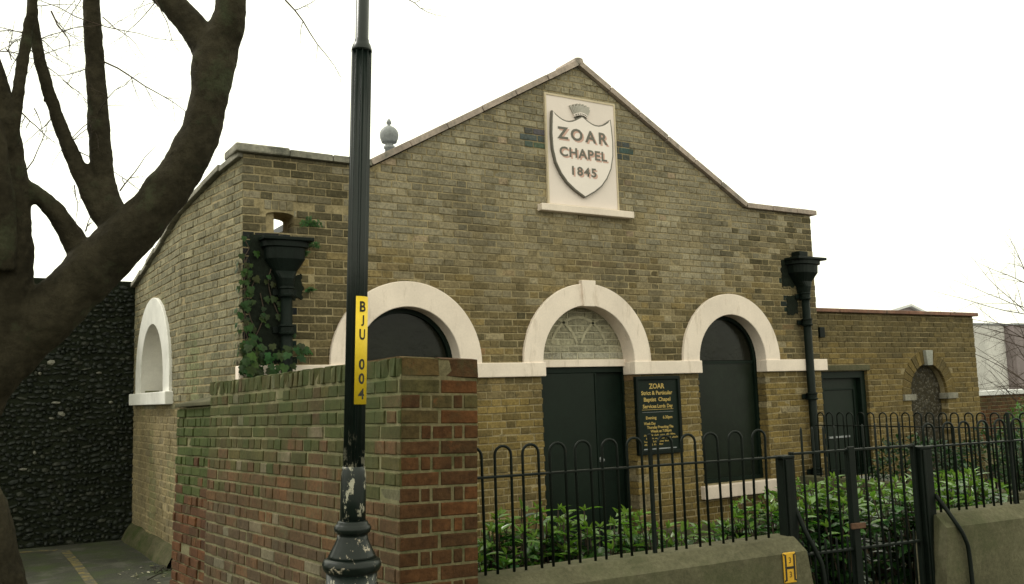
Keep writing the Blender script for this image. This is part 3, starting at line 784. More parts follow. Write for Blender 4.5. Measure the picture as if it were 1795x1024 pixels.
# ================================================================== NOTICE BOARD
nb = thing('notice_board', 'dark green notice board with gold lettering beside the chapel door', 'notice board', (.93, -.02, .87))
mbn = MB(); fbox(mbn, FR, .615, 1.25, .872, 1.736, .002, .035); link('panel', mbn.mesh('panel'), M['green'], nb)
mbn = MB(); plate(mbn, FR, [(.605, .862), (1.262, .862), (1.262, 1.742), (.605, 1.742)], [[(.64, .905), (1.222, .905), (1.222, 1.70), (.64, 1.70)]], .055, .003)
bevel(link('frame', mbn.mesh('frame'), M['pitch'], nb), .006)
for txt, u, v, h, w in (('ZOAR', .917, 1.602, .058, .23), ('Strict & Particular', .917, 1.532, .045, .46), ('Baptist', .81, 1.458, .045, .18), ('Chapel', 1.024, 1.458, .045, .18), ('Services', .80, 1.383, .042, .20), ('Lords', .975, 1.383, .042, .12), ('Day', 1.10, 1.383, .042, .085),
                        ('Evening', .815, 1.258, .034, .155), ('6.30pm', 1.058, 1.258, .034, .14), ('Week Day', .79, 1.196, .031, .17), ('Thursday Preaching The', .943, 1.152, .031, .39), ('Week at 7.00pm', .951, 1.108, .031, .31)):
    put_text('lettering', txt, FR, u, v, .0372, h, w, M['gold'], nb, .026)
mg = MB(); fbox(mg, FR, .69, 1.15, 1.362, 1.366, .034, .0372); link('rule', mg.mesh('rule'), M['gold'], nb)
mg = MB(); fbox(mg, FR, .69, 1.15, 1.334, 1.337, .034, .0372); link('rule', mg.mesh('rule'), M['lead'], nb)
mg = MB(); fbox(mg, FR, .69, 1.17, .918, .930, .034, .040); link('ledge', mg.mesh('ledge'), M['lead'], nb)
rg = random.Random(2)                                          # small print too faint to read
for v_, u_a, u_b in ((1.070, .70, 1.18), (1.034, .73, 1.13), (.998, .70, 1.06), (.964, .70, .99)):
    mg = MB(); u = u_a
    while u < u_b:
        for _ in range(rg.randint(3, 8)):
            hh_ = rg.choice((.012, .014, .021)); fbox(mg, FR, u, u+.005, v_, v_+hh_, .034, .0368)
            if rg.random() < .6: zz = v_+rg.choice((0, .010)); fbox(mg, FR, u+.0051, u+.011, zz, zz+.004, .034, .0367)
            u += .012
        u += .016
    link('faded_print', mg.mesh('faded_print'), M['gold'], nb, 'stuff')
# ================================================================== ANNEX
AY = .09; AF = Frame(0, AY, 0)
annex = thing('annex', 'low yellow brick annex with a flat parapet, adjoining the chapel', 'outbuilding', (5.6, AY, -.15))
AX0, AX1, AZ = 3.775, 7.43, 2.545
NX, NZ, NR = 6.19, 1.40, .43
mba = MB(); plate(mba, AF, [(AX0, -.2), (AX1, -.2), (AX1, AZ), (AX0, AZ)], [[(3.87, .35), (4.83, .35), (4.83, 1.755), (3.87, 1.755)], arch_outline(NX, NZ, NR, .1, grow=.01)], -.009, -.33)
aw = link('front_wall', mba.mesh('front_wall'), M['stock_mortar'], annex)
AN = [(3, (.215, .155, .058)), (3, (.165, .12, .05)), (2, (.125, .096, .046)), (1, (.08, .066, .038))]
def annex_col(x, y, z, q):
    s = noise.noise(Vector((x*1.2, z*1.6, 2)))*.5
    b = pick(AN)
    if z > 2.0+s*.5: b = lerp(b, pick(DARKB), .55)
    if z < .9: b = tuple(c*.85 for c in b)
    return b
rects = courses(AX0+.003, AX1-.003, -.175, AZ)
rects = cut(rects, [(3.88, 4.82, .35, 1.84), (NX-NR, NX+NR, .1, NZ)], [])
its = []
for q, dp in rects:                              # bricks give way to the arch of voussoirs
    x = min(max(NX, q[0]), q[1]); y = min(max(NZ, q[2]), q[3])
    if q[3] > NZ and math.hypot(x-NX, y-NZ) < NR+.03: continue
    its.append((q, dp))
vou = []
for i in range(17):
    a = math.pi*(i+.06)/17; b = math.pi*(i+.94)/17
    vou.append([(NX-(NR+.004)*math.cos(a), NZ+(NR+.004)*math.sin(a)), (NX-(NR+.2)*math.cos(a), NZ+(NR+.2)*math.sin(a)), (NX-(NR+.2)*math.cos(b), NZ+(NR+.2)*math.sin(b)), (NX-(NR+.004)*math.cos(b), NZ+(NR+.004)*math.sin(b))])
its = [(q, dp) for q, dp in its if not (q[3] > NZ and math.hypot(min(max(NX, q[0]), q[1])-NX, min(max(NZ, q[2]), q[3])-NZ) < NR+.13)]
vou = [list(reversed(v)) for v in vou]
def hid_an(x, y): return y > 840
lay(AF, its, annex_col, M['stock'], aw, 230, hid_an, deep=.12)
lay(Frame(0, AY-.004, 0), [], lambda x, y, z, q: tuple(c*.85 for c in pick(AN)), M['stock'], aw, 0, polys=vou)
mbk = MB(); plate(mbk, AF, [(NX-.06, NZ+NR-.02), (NX+.06, NZ+NR-.02), (NX+.085, NZ+NR+.2), (NX-.085, NZ+NR+.2)], [], .05, -.05)
bevel(link('keystone', mbk.mesh('keystone'), M['stonekey'], annex), .006)
for sx in (-1, 1):
    mbk = MB(); a, b = sorted((NX+sx*(NR-.06), NX+sx*(NR+.2))); fbox(mbk, AF, a, b, NZ-.085, NZ+.0, -.1, .04); bevel(link('impost_block', mbk.mesh('impost_block'), M['oldcoping'], annex), .006)
# pebble-filled niche
mbn = MB(); plate(mbn, AF, arch_outline(NX, NZ, NR+.02, .05), [], -.12, -.3)
ni = link('niche_infill', mbn.mesh('niche_infill'), make('pebble_mortar', (.045, .038, .025), .95, .1, .3, 60, .3, 4, .8), annex, label='rough pebbled infill of the blind arch')
pb = MB()
for i in range(900):
    u_, v_ = RND.uniform(NX-NR, NX+NR), RND.uniform(.1, NZ+NR)
    if v_ > NZ and math.hypot(u_-NX, v_-NZ) > NR-.01: continue
    r = RND.uniform(.012, .026); c = AF.p(u_, v_, -.121); k = RND.uniform(.025, .12)
    vs = []; nn = 5
    for j in range(nn):
        an = 2*math.pi*(j+RND.uniform(-.3, .3))/nn; vs.append(c+Vector((r*math.cos(an), 0, r*math.sin(an))))
    vs.append(c+Vector((0, -r*.6, r*.15)))
    pb.add(vs, [(j, (j+1) % nn, nn) for j in range(nn)], (k, k*.88, k*.66))
link('pebbles', pb.mesh('pebbles'), M['flint'], ni, 'stuff')
u = AX0
while u < AX1-.05:
    e = min(u+.5, AX1+.07); mbc = MB(); fbox(mbc, AF, u+.003, e-.003, AZ+.003, AZ+.055+RND.uniform(-.003, .003), -.35, .055+RND.uniform(-.005, .005))
    bevel(link('coping_stone', mbc.mesh('coping_stone'), M['tilecoping'], annex), .008); u = e
mbd = MB(); fbox(mbd, AF, 3.84, 4.87, 1.76, 1.835, -.1, .012); bevel(link('door_lintel', mbd.mesh('door_lintel'), M['concrete'], annex), .005)
mbd = MB(); plate(mbd, AF, [(3.865, .34), (4.835, .34), (4.835, 1.758), (3.865, 1.758)], [[(3.96, .36), (4.73, .36), (4.73, 1.66), (3.96, 1.66)]], -.05, -.18)
bevel(link('door_frame', mbd.mesh('door_frame'), M['green'], annex), .004)
mbd = MB(); fbox(mbd, AF, 3.95, 4.74, .35, 1.67, -.17, -.125)
ad = link('door', mbd.mesh('door'), M['greendoor'], annex, label='dark green panelled side door of the annex')
for a, b, c, d in ((4.02, 4.67, 1.50, 1.53), (4.02, 4.67, .42, .45), (4.02, 4.05, .45, 1.50), (4.64, 4.67, .45, 1.50)):
    mbd = MB(); fbox(mbd, AF, a, b, c, d, -.1249, -.11); bevel(link('moulding', mbd.mesh('moulding'), M['green'], ad), .004)
mbd = MB(); fbox(mbd, AF, 4.08, 4.5, .86, .885, -.1249, -.105); link('letter_plate', mbd.mesh('letter_plate'), M['lead'], ad)
mbd = MB(); fbox(mbd, AF, 3.80, 3.90, 2.20, 2.34, .0, .09); bevel(link('outlet_spout', mbd.mesh('outlet_spout'), M['pitch'], annex), .008)
mbd = MB(); mbd.box(AX0+.3, AX1-.01, AY+.335, 8, -.2, 2.3); link('body', mbd.mesh('body'), M['stock_mortar'], annex)
mbd = MB(); fbox(mbd, AF, 3.8, 4.9, .2, .345, -.2, .3); bevel(link('door_step', mbd.mesh('door_step'), M['stonekey'], annex), .01)
# ================================================================== BOUNDARY WALL (red brick, leaning)
bw = thing('boundary_wall', 'mossy red brick garden wall ending in a square pier behind the lamp post', 'wall', (-4.148, -4.02, 0))
th = math.radians(4.3); C0 = Vector((-4.148, -4.02)); LW = 2.90
dback = Vector((-math.sin(th), math.cos(th))); E1 = C0+dback*LW
LF = Frame(E1.x, E1.y, math.atan2(-dback.y, -dback.x))
PF = Frame(C0.x, C0.y, math.radians(1.0))
ZT = 1.80; PWD = .437
core = MB()
plate(core, LF, [(0, -.1), (LW-.008, -.1), (LW-.008, 1.785), (0, 1.785)], [], -.0055, -.33)
cw = link('core', core.mesh('core'), M['red_mortar'], bw)
core = MB(); plate(core, PF, [(.008, -.1), (PWD-.006, -.1), (PWD-.006, 1.786), (.008, 1.786)], [], -.0055, -.45)
cp = link('pier_core', core.mesh('pier_core'), make('pier_mortar', (.20, .17, .095), .95, .1, .4, 50, .4, 5, .8, .006, 150, moss=((.06, .065, .028), 5, .45, .62)), bw)
REDB = [(3, (.115, .050, .024)), (3, (.085, .042, .023)), (2, (.145, .064, .027)), (1.2, (.20, .082, .032)), (2, (.05, .036, .021)), (1.4, (.095, .070, .038))]
MOSS = [(2, (.055, .068, .020)), (2, (.045, .054, .019)), (1, (.078, .084, .030)), (1, (.072, .055, .026))]
def left_col(x, y, z, q):
    s = noise.noise(Vector((y*1.3, z*1.6, 4)))*.55+noise.noise(Vector((y*4, z*4, 8)))*.25
    mo = smooth(1.0, 1.55, z+s*.7)
    b = lerp(pick(REDB), (.092, .066, .034), .38)
    if RND.random() < mo*.95: b = lerp(pick(MOSS), b, RND.uniform(0, .4))
    elif z < .8+s*.5: b = lerp(b, (.07, .06, .04), RND.uniform(.2, .65))
    if RND.random() < .06: b = lerp(b, (.20, .19, .13), .5)
    return b
def pier_col(x, y, z, q):
    s = noise.noise(Vector((x*3, z*2, 14)))*.5
    b = pick([(3, (.082, .036, .014)), (3, (.058, .029, .013)), (1.2, (.13, .05, .017)), (1.5, (.04, .025, .012))])
    if RND.random() < smooth(1.3, 1.75, z+s*.4)*.9: b = lerp(b, (.07, .075, .03), RND.uniform(.3, .7))
    return b
V0 = 1.6875-.065-.075*22
rl = courses(0, LW-.004, V0, 1.69, 'english', jit=.007, h=.065)
itl = [(q, False) for q in rl]
u = 0
while u < LW-.02:
    w_ = RND.uniform(.062, .070); itl.append(([u, min(u+w_, LW-.004), 1.697, ZT+RND.uniform(-.006, .004)], True)); u += w_+.009
def hid_bw(x, y): return y > 1020
lay(LF, itl, left_col, M['red'], cw, 215, hid_bw, dep=.06, deep=.30, proud=.003, rough=.45)
itp = []; row = 0; v = V0
while v < 1.67:
    seq = [(0.004, .213), (.223, PWD-.003)] if row % 2 == 0 else [(.004, .105), (.115, .165), (.175, .285), (.295, .345), (.355, PWD-.003)]
    for a, b in seq: itp.append(([a+RND.uniform(0, .004), b+RND.uniform(-.004, 0), v, v+.065], False))
    v += .075; row += 1
for a, b in ((.004, .213), (.223, PWD-.003)): itp.append(([a, b, 1.697, ZT+RND.uniform(-.002, .004)], True))
lay(PF, itp, pier_col, M['pier'], cp, 85, None, dep=.06, deep=.44, proud=.003, rough=.4)
# far stub, set back, with a sloping stone cap
SB = Frame(E1.x+dback.x*.92+.03, E1.y+dback.y*.92, math.atan2(-dback.y, -dback.x))
core = MB(); plate(core, SB, [(0, -.1), (.93, -.1), (.93, 1.625), (0, 1.625)], [], -.01, -.3)
cs = link('stub_core', core.mesh('stub_core'), M['red_mortar'], bw)
def stub_col(x, y, z, q):
    b = pick(REDB[:5]); 
    if z > 1.05+RND.uniform(-.2, .2): b = lerp(pick(MOSS), (.05, .075, .018), .5)
    else: b = tuple(c*.75 for c in b)
    return b
lay(SB, [(q, False) for q in courses(0, .915, V0, 1.62, 'english', jit=.006)], stub_col, M['red'], cs, 0, None, dep=.05, proud=.012)
cap = MB(); vs = [SB.p(0, 1.63, .03), SB.p(.92, 1.63, .03), SB.p(0, 1.66, .03), SB.p(.92, 1.66, .03), SB.p(0, 1.67, -.33), SB.p(.92, 1.775, -.33), SB.p(0, 1.63, -.33), SB.p(.92, 1.63, -.33)]
cap.add(vs, [(0, 1, 3, 2), (2, 3, 5, 4), (4, 5, 7, 6), (0, 2, 4, 6), (1, 7, 5, 3), (0, 6, 7, 1)])
bevel(link('cap_stone', cap.mesh('cap_stone'), M['concrete'], bw), .006)
hh = MB(); pr = [(0, .14), (.05, .12), (.20, .03), (.22, -.02)]; vs = []
for i in range(17):
    u = -.9+3.7*i/16; vs += [LF.p(u, v+.02*noise.noise(Vector((u*2, 1, 0))), d+.02*noise.noise(Vector((u*2, 4, v*9)))) for d, v in pr]
hh.add(vs, [(i*4+j, (i+1)*4+j, (i+1)*4+j+1, i*4+j+1) for i in range(16) for j in range(3)])
link('footing', hh.mesh('footing'), M['concrete'], bw, label='sloping cement footing at the foot of the wall')
bw.rotation_euler = (-.018, .038, 0)
# ================================================================== DWARF WALL, RAILINGS, GATE
A = Vector((-3.60, -3.825)); DIR = Vector((.9872, -.1592)); FTH = math.atan2(DIR.y, DIR.x)
FF = Frame(A.x, A.y, FTH)
def dwarf(u0, u1, z0, z1, label, end0=0, end1=0, fr=FF, prof=None, mat='concrete', n=24):
    t = thing('dwarf_wall', label, 'wall', fr.p((u0+u1)/2, 0), 'low concrete walls under the railings')
    pr = prof or [(.15, -.09), (.15, -.07), (.065, -.004), (.055, .0), (-.09, 0), (-.10, -.01)]
    mbw = MB(); vs = []; k = len(pr)+2
    for i in range(n+1):
        s_ = i/n; zt = z0+(z1-z0)*s_
        rows = [(pr[0][0], -.2)]+[(d, zt+v) for d, v in pr]+[(pr[-1][0], -.2)]
        for d, z in rows:
            ua = u0-(end0*(zt-max(z, 0)) if end0 else 0); ub = u1+(end1*(zt-max(z, 0)) if end1 else 0)
            u = ua+(ub-ua)*s_; w = .007*noise.noise(Vector((u*3, z*3, 2)))+.004*noise.noise(Vector((u*11, z*9, 5)))
            vs.append(fr.p(u, z+w*.5, d+w))
    fs = [(i*k+j, (i+1)*k+j, (i+1)*k+j+1, i*k+j+1) for i in range(n) for j in range(k-1)]
    fs += [tuple(reversed(range(k))), tuple(range(n*k, n*k+k))]
    mbw.add(vs, [tuple(reversed(f)) for f in fs])
    link('wall_body', mbw.mesh('wall_body'), M[mat], t)
    return t
dwarf(-.12, 1.985, .662, .70, 'low concrete wall with the yellow hydrant plate on its end', 0, .22)
dwarf(3.12, 6.4, .735, .765, 'low concrete wall from the gate post to the edge of the view', .14, 0)
HOOP = {}
def hoop_mesh(w, h, r=.0078):
    mb_ = MB(); mb_.smooth = True; pts = [(-w/2, 0, 0), (-w/2, 0, h-w/2)]
    pts += [(-w/2*math.cos(a), 0, h-w/2+w/2*math.sin(a)) for a in [math.pi*i/9 for i in range(1, 9)]]
    pts += [(w/2, 0, h-w/2), (w/2, 0, 0)]
    tube(mb_, pts, r, 7); return mb_.mesh('hoop')
def railing(fr, u0, n, pitch, w, zb, zrail, ztop, label, posts=(), uend=None, slope=0, us=None, start_rail=0):
    t = thing('railing', label, 'railing', fr.p(u0, zb), 'bow-top iron railings')
    hm = hoop_mesh(w, ztop-zb)
    hm.materials.append(M['rail'])
    us = us or [u0+i*pitch for i in range(n)]
    for uu in us:
        i = (uu-u0)/pitch
        o = bpy.data.objects.new('hoop', hm); COL.objects.link(o)
        o.matrix_world = Matrix.Translation(fr.p(u0+i*pitch, zb-.012+slope*i*pitch)) @ fr.rot() @ Matrix.Rotation(RND.gauss(0, .009), 4, 'Y') @ Matrix.Rotation(RND.gauss(0, .012), 4, 'X')
        adopt(o, t)
    ue = uend if uend is not None else u0+n*pitch
    mr = MB(); fbox(mr, fr, u0-pitch*.5+start_rail, ue, zrail-.006, zrail+.006, -.02, .02); bevel(link('top_rail', mr.mesh('top_rail'), M['rail'], t), .003)
    for pu, pw, pz0, pz1 in posts:
        mr = MB(); fbox(mr, fr, pu-pw/2, pu+pw/2, pz0, pz1, -pw/2-.001, pw/2+.001); bevel(link('post', mr.mesh('post'), M['rail'], t), .004)
    return t
PIT = .1605
def fence_u(px):
    """fence position whose rail shows at that column of the picture"""
    lo, hi = -1, 8
    for _ in range(40):
        mid = (lo+hi)/2
        if project(FF.p(mid, 1.165))[0] < px: lo = mid
        else: hi = mid
    return lo
railing(FF, fence_u(882), 12, PIT, .093, .67, 1.165, 1.335, 'bow-top railing between the brick pier and the gate', [(fence_u(1141), .021, .66, 1.345)], fence_u(1362), .006, [fence_u(882)+PIT*i for i in range(-1, 6)]+[fence_u(1166)+PIT*i*1.0 for i in range(5)], -PIT)
railing(FF, fence_u(1631), 18, PIT, .093, .735, 1.165, 1.325, 'bow-top railing along the low wall beyond the gate', [(fence_u(1770), .019, .72, 1.36)], None, 0)
hoop0 = hoop_mesh(.093, .66)
gl, gr_ = fence_u(1374), fence_u(1613)
def gate_post(u, wdt, label, stay):
    t = thing('gate_post', label, 'gate post', FF.p(u, 0), 'gate posts')
    mp = MB(); fbox(mp, FF, u-wdt/2, u+wdt/2, -.12, 1.155, -wdt/2, wdt/2); bevel(link('shaft', mp.mesh('shaft'), M['rail'], t), .004)
    mp = MB(); fbox(mp, FF, u-wdt/2-.008, u+wdt/2+.008, 1.1555, 1.172, -wdt/2-.008, wdt/2+.008); bevel(link('cap', mp.mesh('cap'), M['rail'], t), .004)
    mp = MB(); fbox(mp, FF, u-wdt/2+.01, u-wdt/2+.03, .05, 1.15, wdt/2+.0005, wdt/2+.012); bevel(link('rib', mp.mesh('rib'), M['rail'], t), .003)
    mp = MB(); mp.smooth = True
    k_ = stay
    pts = catmull([FF.p(u+wdt/2+.005, .86, .02+.02*k_), FF.p(u+wdt/2+.03, .72, .07+.07*k_), FF.p(u+wdt/2+.075, .60, .10+.08*k_), FF.p(u+wdt/2+.105, .45, .12+.06*k_), FF.p(u+wdt/2+.11, -.1, .13+.05*k_)], 6)
    tube(mp, pts, .014, 8); link('stay', mp.mesh('stay'), M['rail'], t)
    return t
gate_post(gl, .075, 'square black gate post at the hydrant end of the low wall', 0)
gate_post(gr_, .095, 'thicker black gate post with a cap, next to the low wall', 1)
def gate_leaf(u0, u1, label, hinge):
    t = thing('gate_leaf', label, 'gate', FF.p((u0+u1)/2, .1), 'gate leaves')
    for z in (1.178, .575, .16):
        mr = MB(); fbox(mr, FF, u0, u1, z-.007, z+.007, -.018, .018); bevel(link('rail', mr.mesh('rail'), M['rail'], t), .003)
    for u in (u0, u1):
        w = .024; mr = MB(); fbox(mr, FF, u-w/2, u+w/2, .08, 1.19, -w/2-.002, w/2+.002); bevel(link('stile', mr.mesh('stile'), M['rail'], t), .003)
    n = 5
    for i in range(1, n):
        u = u0+(u1-u0)*i/n; mr = MB(); mr.smooth = True
        tube(mr, [FF.p(u, .15), FF.p(u, 1.32), FF.p(u, 1.335)], [.0075, .0075, .003], 7); link('bar', mr.mesh('bar'), M['rail'], t)
    for i in range(n):
        u = u0+(u1-u0)*(i+.5)/n; mr = MB(); mr.smooth = True
        tube(mr, [FF.p(u, .15), FF.p(u, .64), FF.p(u, .655)], [.0075, .0075, .003], 7); link('dog_bar', mr.mesh('dog_bar'), M['rail'], t)
    return t
gm = fence_u(1488)
g1 = gate_leaf(gl+.055, gm-.018, 'iron gate leaf hung on the post by the hydrant plate', 0)
g2 = gate_leaf(gm+.02, gr_-.065, 'iron gate leaf hung on the thicker capped post', 1)
ml = MB(); fbox(ml, FF, gm-.03, gm+.02, .06, 1.20, .0145, .032); bevel(link('meeting_bar', ml.mesh('meeting_bar'), M['rail'], g1), .004)
ml = MB(); fbox(ml, FF, gm-.06, gm+.05, .70, .735, .0325, .05); bevel(link('latch', ml.mesh('latch'), make('rusty_iron', (.09, .045, .025), .8, .3, .4, 40, .3, 6, .4), g1), .004)
# second railing and its kerb wall, running from the annex towards the street
SF = Frame(2.86, -.60, math.radians(-90))
dwarf(-.2, 4.3, .50, .50, 'low kerb wall under the railing that runs towards the chapel', 0, 0, SF, [(.10, -.05), (.09, -.004), (.085, .0), (-.085, 0), (-.09, -.004)])
railing(SF, .09, 26, .142, .088, .49, 1.105, 1.265, 'rear bow-top railing running back to the annex door')
# ================================================================== HYDRANT PLATE
uh0, uh1 = fence_u(1366), fence_u(1391)
hc_ = 1.865; HF = Frame(*(FF.p(0, 0, .155))[:2], FTH)
hy = thing('hydrant_sign', 'yellow hydrant plate with a black H on the low wall', 'sign', HF.p(hc_, .40))
HW, HH = .088, .172
mh = MB(); fbox(mh, HF, hc_-HW/2, hc_+HW/2, .462, .462+HH, -.004, .006); bevel(link('plate', mh.mesh('plate'), M['hydyellow'], hy), .005)
mh = MB(); x0, x1, z0, z1 = hc_-.030, hc_+.030, .475, .622
fbox(mh, HF, x0-.006, x0+.006, z0, z1, .0055, .0075); fbox(mh, HF, x1-.006, x1+.006, z0, z1, .0055, .0075); fbox(mh, HF, x0+.0061, x1-.0061, .541, .555, .0055, .0074)
for xx, s_ in ((x0, -1), (x1, 1)):
    for zz in (z0, z1): 
        a, b = sorted((xx+s_*.0061, xx+s_*.013)); fbox(mh, HF, a, b, zz-.004, zz+.006, .0055, .0074)
link('letter_h', mh.mesh('letter_h'), M['black'], hy)
put_text('numeral', '3', HF, hc_, .574, .0072, .034, None, M['black'], hy, 0)
put_text('numeral', '3', HF, hc_, .494, .0072, .034, None, M['black'], hy, 0)
# ================================================================== LAMP POST
LB = Vector((-4.483, -4.261, .018))
lp = thing('lamp_post', 'black fluted iron lamp post with a yellow numbered band and peeling paint', 'lamp post', LB)
def fluted(r, z0, z1, nfl=10, depth=.24, nz=2, r1=None):
    mb_ = MB(); mb_.smooth = True; seg = nfl*8; vs = []; fs = []
    for i in range(nz+1):
        z = z0+(z1-z0)*i/nz; rr = r+((r1 if r1 else r)-r)*i/nz
        for k in range(seg):
            ph = (k/8) % 1.0; dd = depth*(abs(math.sin(math.pi*ph))**.7)
            a = 2*math.pi*k/seg; vs.append((LB.x+rr*(1-dd)*math.cos(a), LB.y+rr*(1-dd)*math.sin(a), z+LB.z))
    for i in range(nz):
        for k in range(seg): fs.append((i*seg+k, i*seg+(k+1) % seg, (i+1)*seg+(k+1) % seg, (i+1)*seg+k))
    fs += [tuple(reversed(range(seg))), tuple(range(nz*seg, nz*seg+seg))]
    mb_.add(vs, fs); return mb_
link('shaft', fluted(.0475, 1.27, 3.155, r1=.0465).mesh('shaft'), M['lamp'], lp)
mp = MB(); mp.smooth = True
lathe(mp, [(.0, 3.15), (.0465, 3.15), (.0465, 3.16), (.041, 3.18), (.033, 3.195), (.033, 3.205), (.0300, 3.21), (.0295, 4.7), (0, 4.7)], LB, 28)
link('upper_shaft', mp.mesh('upper_shaft'), M['lamp'], lp)
mp = MB(); mp.smooth = True
lathe(mp, [(0, 1.05), (.055, 1.05), (.0545, 1.15), (.0535, 1.25), (.050, 1.275), (.0478, 1.29), (0, 1.29)], LB, 28); link('lower_shaft', mp.mesh('lower_shaft'), M['lamp'], lp)
mp = MB(); mp.smooth = True
lathe(mp, [(0, 1.005), (.064, 1.005), (.074, 1.012), (.079, 1.024), (.079, 1.034), (.072, 1.045), (.066, 1.049), (.066, 1.056), (.058, 1.062), (0, 1.063)], LB, 32); link('collar', mp.mesh('collar'), M['lampring'], lp)
mp = MB(); mp.smooth = True
lathe(mp, [(0, .90), (.104, .905), (.098, .92), (.085, .945), (.074, .968), (.067, .985), (.064, 1.006), (0, 1.006)], LB, 32); link('shoulder', mp.mesh('shoulder'), M['lampring'], lp)
mp = MB(); mp.smooth = True
lathe(mp, [(0, .845), (.108, .845), (.118, .856), (.125, .872), (.126, .884), (.120, .897), (.106, .906), (0, .907)], LB, 36); link('base_ring', mp.mesh('base_ring'), M['lampring'], lp)
mp = MB(); mp.smooth = True
lathe(mp, [(0, -.02), (.165, -.02), (.165, .10), (.15, .13), (.12, .16), (.112, .20), (.108, .845), (0, .846)], LB, 36); link('pedestal', mp.mesh('pedestal'), M['lamp'], lp)
def on_cyl(a, z, r): return (LB.x+r*math.cos(a), LB.y+r*math.sin(a), z)
toward = math.atan2(CAM.y-LB.y, CAM.x-LB.x)                    # angle of the camera side
ac = toward+.47
mp = MB(); mp.smooth = True; n = 22; vs = []; fs = []; zb0, zb1 = 1.575, 2.045; r = .0484
for i in range(n+1):
    a = toward-.10+1.62*i/n; vs += [on_cyl(a, zb0, r), on_cyl(a, zb1, r)]
for i in range(n): fs.append((2*i, 2*i+2, 2*i+3, 2*i+1))
mp.add(vs, fs); yb_ = link('yellow_band', mp.mesh('yellow_band'), M['yellow'], lp)
sol = yb_.modifiers.new('thick', 'SOLIDIFY'); sol.thickness = .0012
zc = 1.985
for ch, z in (('B', 1.990), ('J', 1.928), ('U', 1.868), ('0', 1.738), ('0', 1.676), ('4', 1.610)):
    me = text_mesh(ch, 1.0, .028)
    hgt = .046; xs = [p.co.x for p in me.vertices]; wd = max(xs)-min(xs); x0 = (max(xs)+min(xs))/2
    sxx = .030/wd if wd > .3 else .05
    bm = bmesh.new(); bm.from_mesh(me); bmesh.ops.subdivide_edges(bm, edges=[e for e in bm.edges if e.calc_length() > .12], cuts=2); bm.to_mesh(me); bm.free()
    for p in me.vertices:
        if ch == 'J': p.co.y = (p.co.y+.22)*.78
        a = ac+.09+((p.co.x-x0)*sxx)/.049; p.co = on_cyl(a, z+(p.co.y)*hgt/.729-.012, .0494)
    me.update(); link('stencil_'+{'B': 'letter', 'J': 'letter', 'U': 'letter'}.get(ch, 'numeral'), me, M['black'], lp)
lp.rotation_mode = 'AXIS_ANGLE'; lp.rotation_axis_angle = (.032, math.sin(YAW), math.cos(YAW), 0)
# ================================================================== FLINT WALL
fl = thing('flint_wall', 'tall dark flint wall closing the end of the alley', 'wall', (-5.2, 4.05, 0))
Gf = Frame(-9.0, 4.45, math.atan2(-.115, 1.13)); 
GL = (Vector((-4.03, 3.975))-Vector((-9.0, 4.45))).length
GTOP = 3.13
core = MB(); plate(core, Gf, [(0, -.2), (GL, -.2), (GL, GTOP), (GL*.7, GTOP+.03), (GL*.4, GTOP-.04), (0, GTOP)], [], 0, -.4)
fc = link('core', core.mesh('core'), M['flint_mortar'], fl)
def flint_variant(seed):
    r = random.Random(seed); bm = bmesh.new(); bmesh.ops.create_icosphere(bm, subdivisions=1, radius=1)
    for v in bm.verts: v.co *= r.uniform(.78, 1.15)
    me = bpy.data.meshes.new('flint'); bm.to_mesh(me); bm.free(); me.materials.append(M['flint']); return me
FL = [flint_variant(i) for i in range(7)]
rec = []
v = .04; row = 0
while v < GTOP-.03:
    u = GL-4.2+RND.uniform(0, .06)
    while u < GL-.03:
        s_ = RND.choice((.022, .03, .036, .045, .06))*RND.uniform(.85, 1.15); u += s_
        rec.append((u, v+RND.uniform(-.022, .022), s_, RND.uniform(.016, .036))); u += s_*RND.uniform(.75, 1.1)
    v += RND.uniform(.058, .07); row += 1
order = sorted(range(len(rec)), key=lambda i: -(rec[i][2]*rec[i][3])*(1 if (40 < project(Gf.p(rec[i][0], rec[i][1]))[0] < 235 and 520 < project(Gf.p(rec[i][0], rec[i][1]))[1] < 960) else 0))
sing = set(order[:280]); rest = MB(); rest.smooth = False
for i, (u, v, a, b) in enumerate(rec):
    t = RND.random()
    col = (.17, .165, .135) if t > .988 else ((.024, .026, .018) if t > .88 else ((.010, .013, .009) if t > .4 else (.006, .009, .006)))
    k = RND.uniform(.7, 1.3); col = tuple(c*k for c in col)
    mm = Matrix.Translation(Gf.p(u, v, .002)) @ Gf.rot() @ Matrix.Rotation(RND.uniform(-.35, .35), 4, 'Y') @ Matrix.Diagonal((a, RND.uniform(.018, .034), b, 1))
    me = FL[RND.randrange(7)]
    if i in sing:
        o = bpy.data.objects.new('flint', me); COL.objects.link(o); o.matrix_world = mm; o.color = (*col, 1); adopt(o, fc)
    else: rest.add([mm @ q.co for q in me.vertices], [tuple(p.vertices) for p in me.polygons], col)
link('flintwork', rest.mesh('flintwork'), M['flint'], fc, 'stuff')
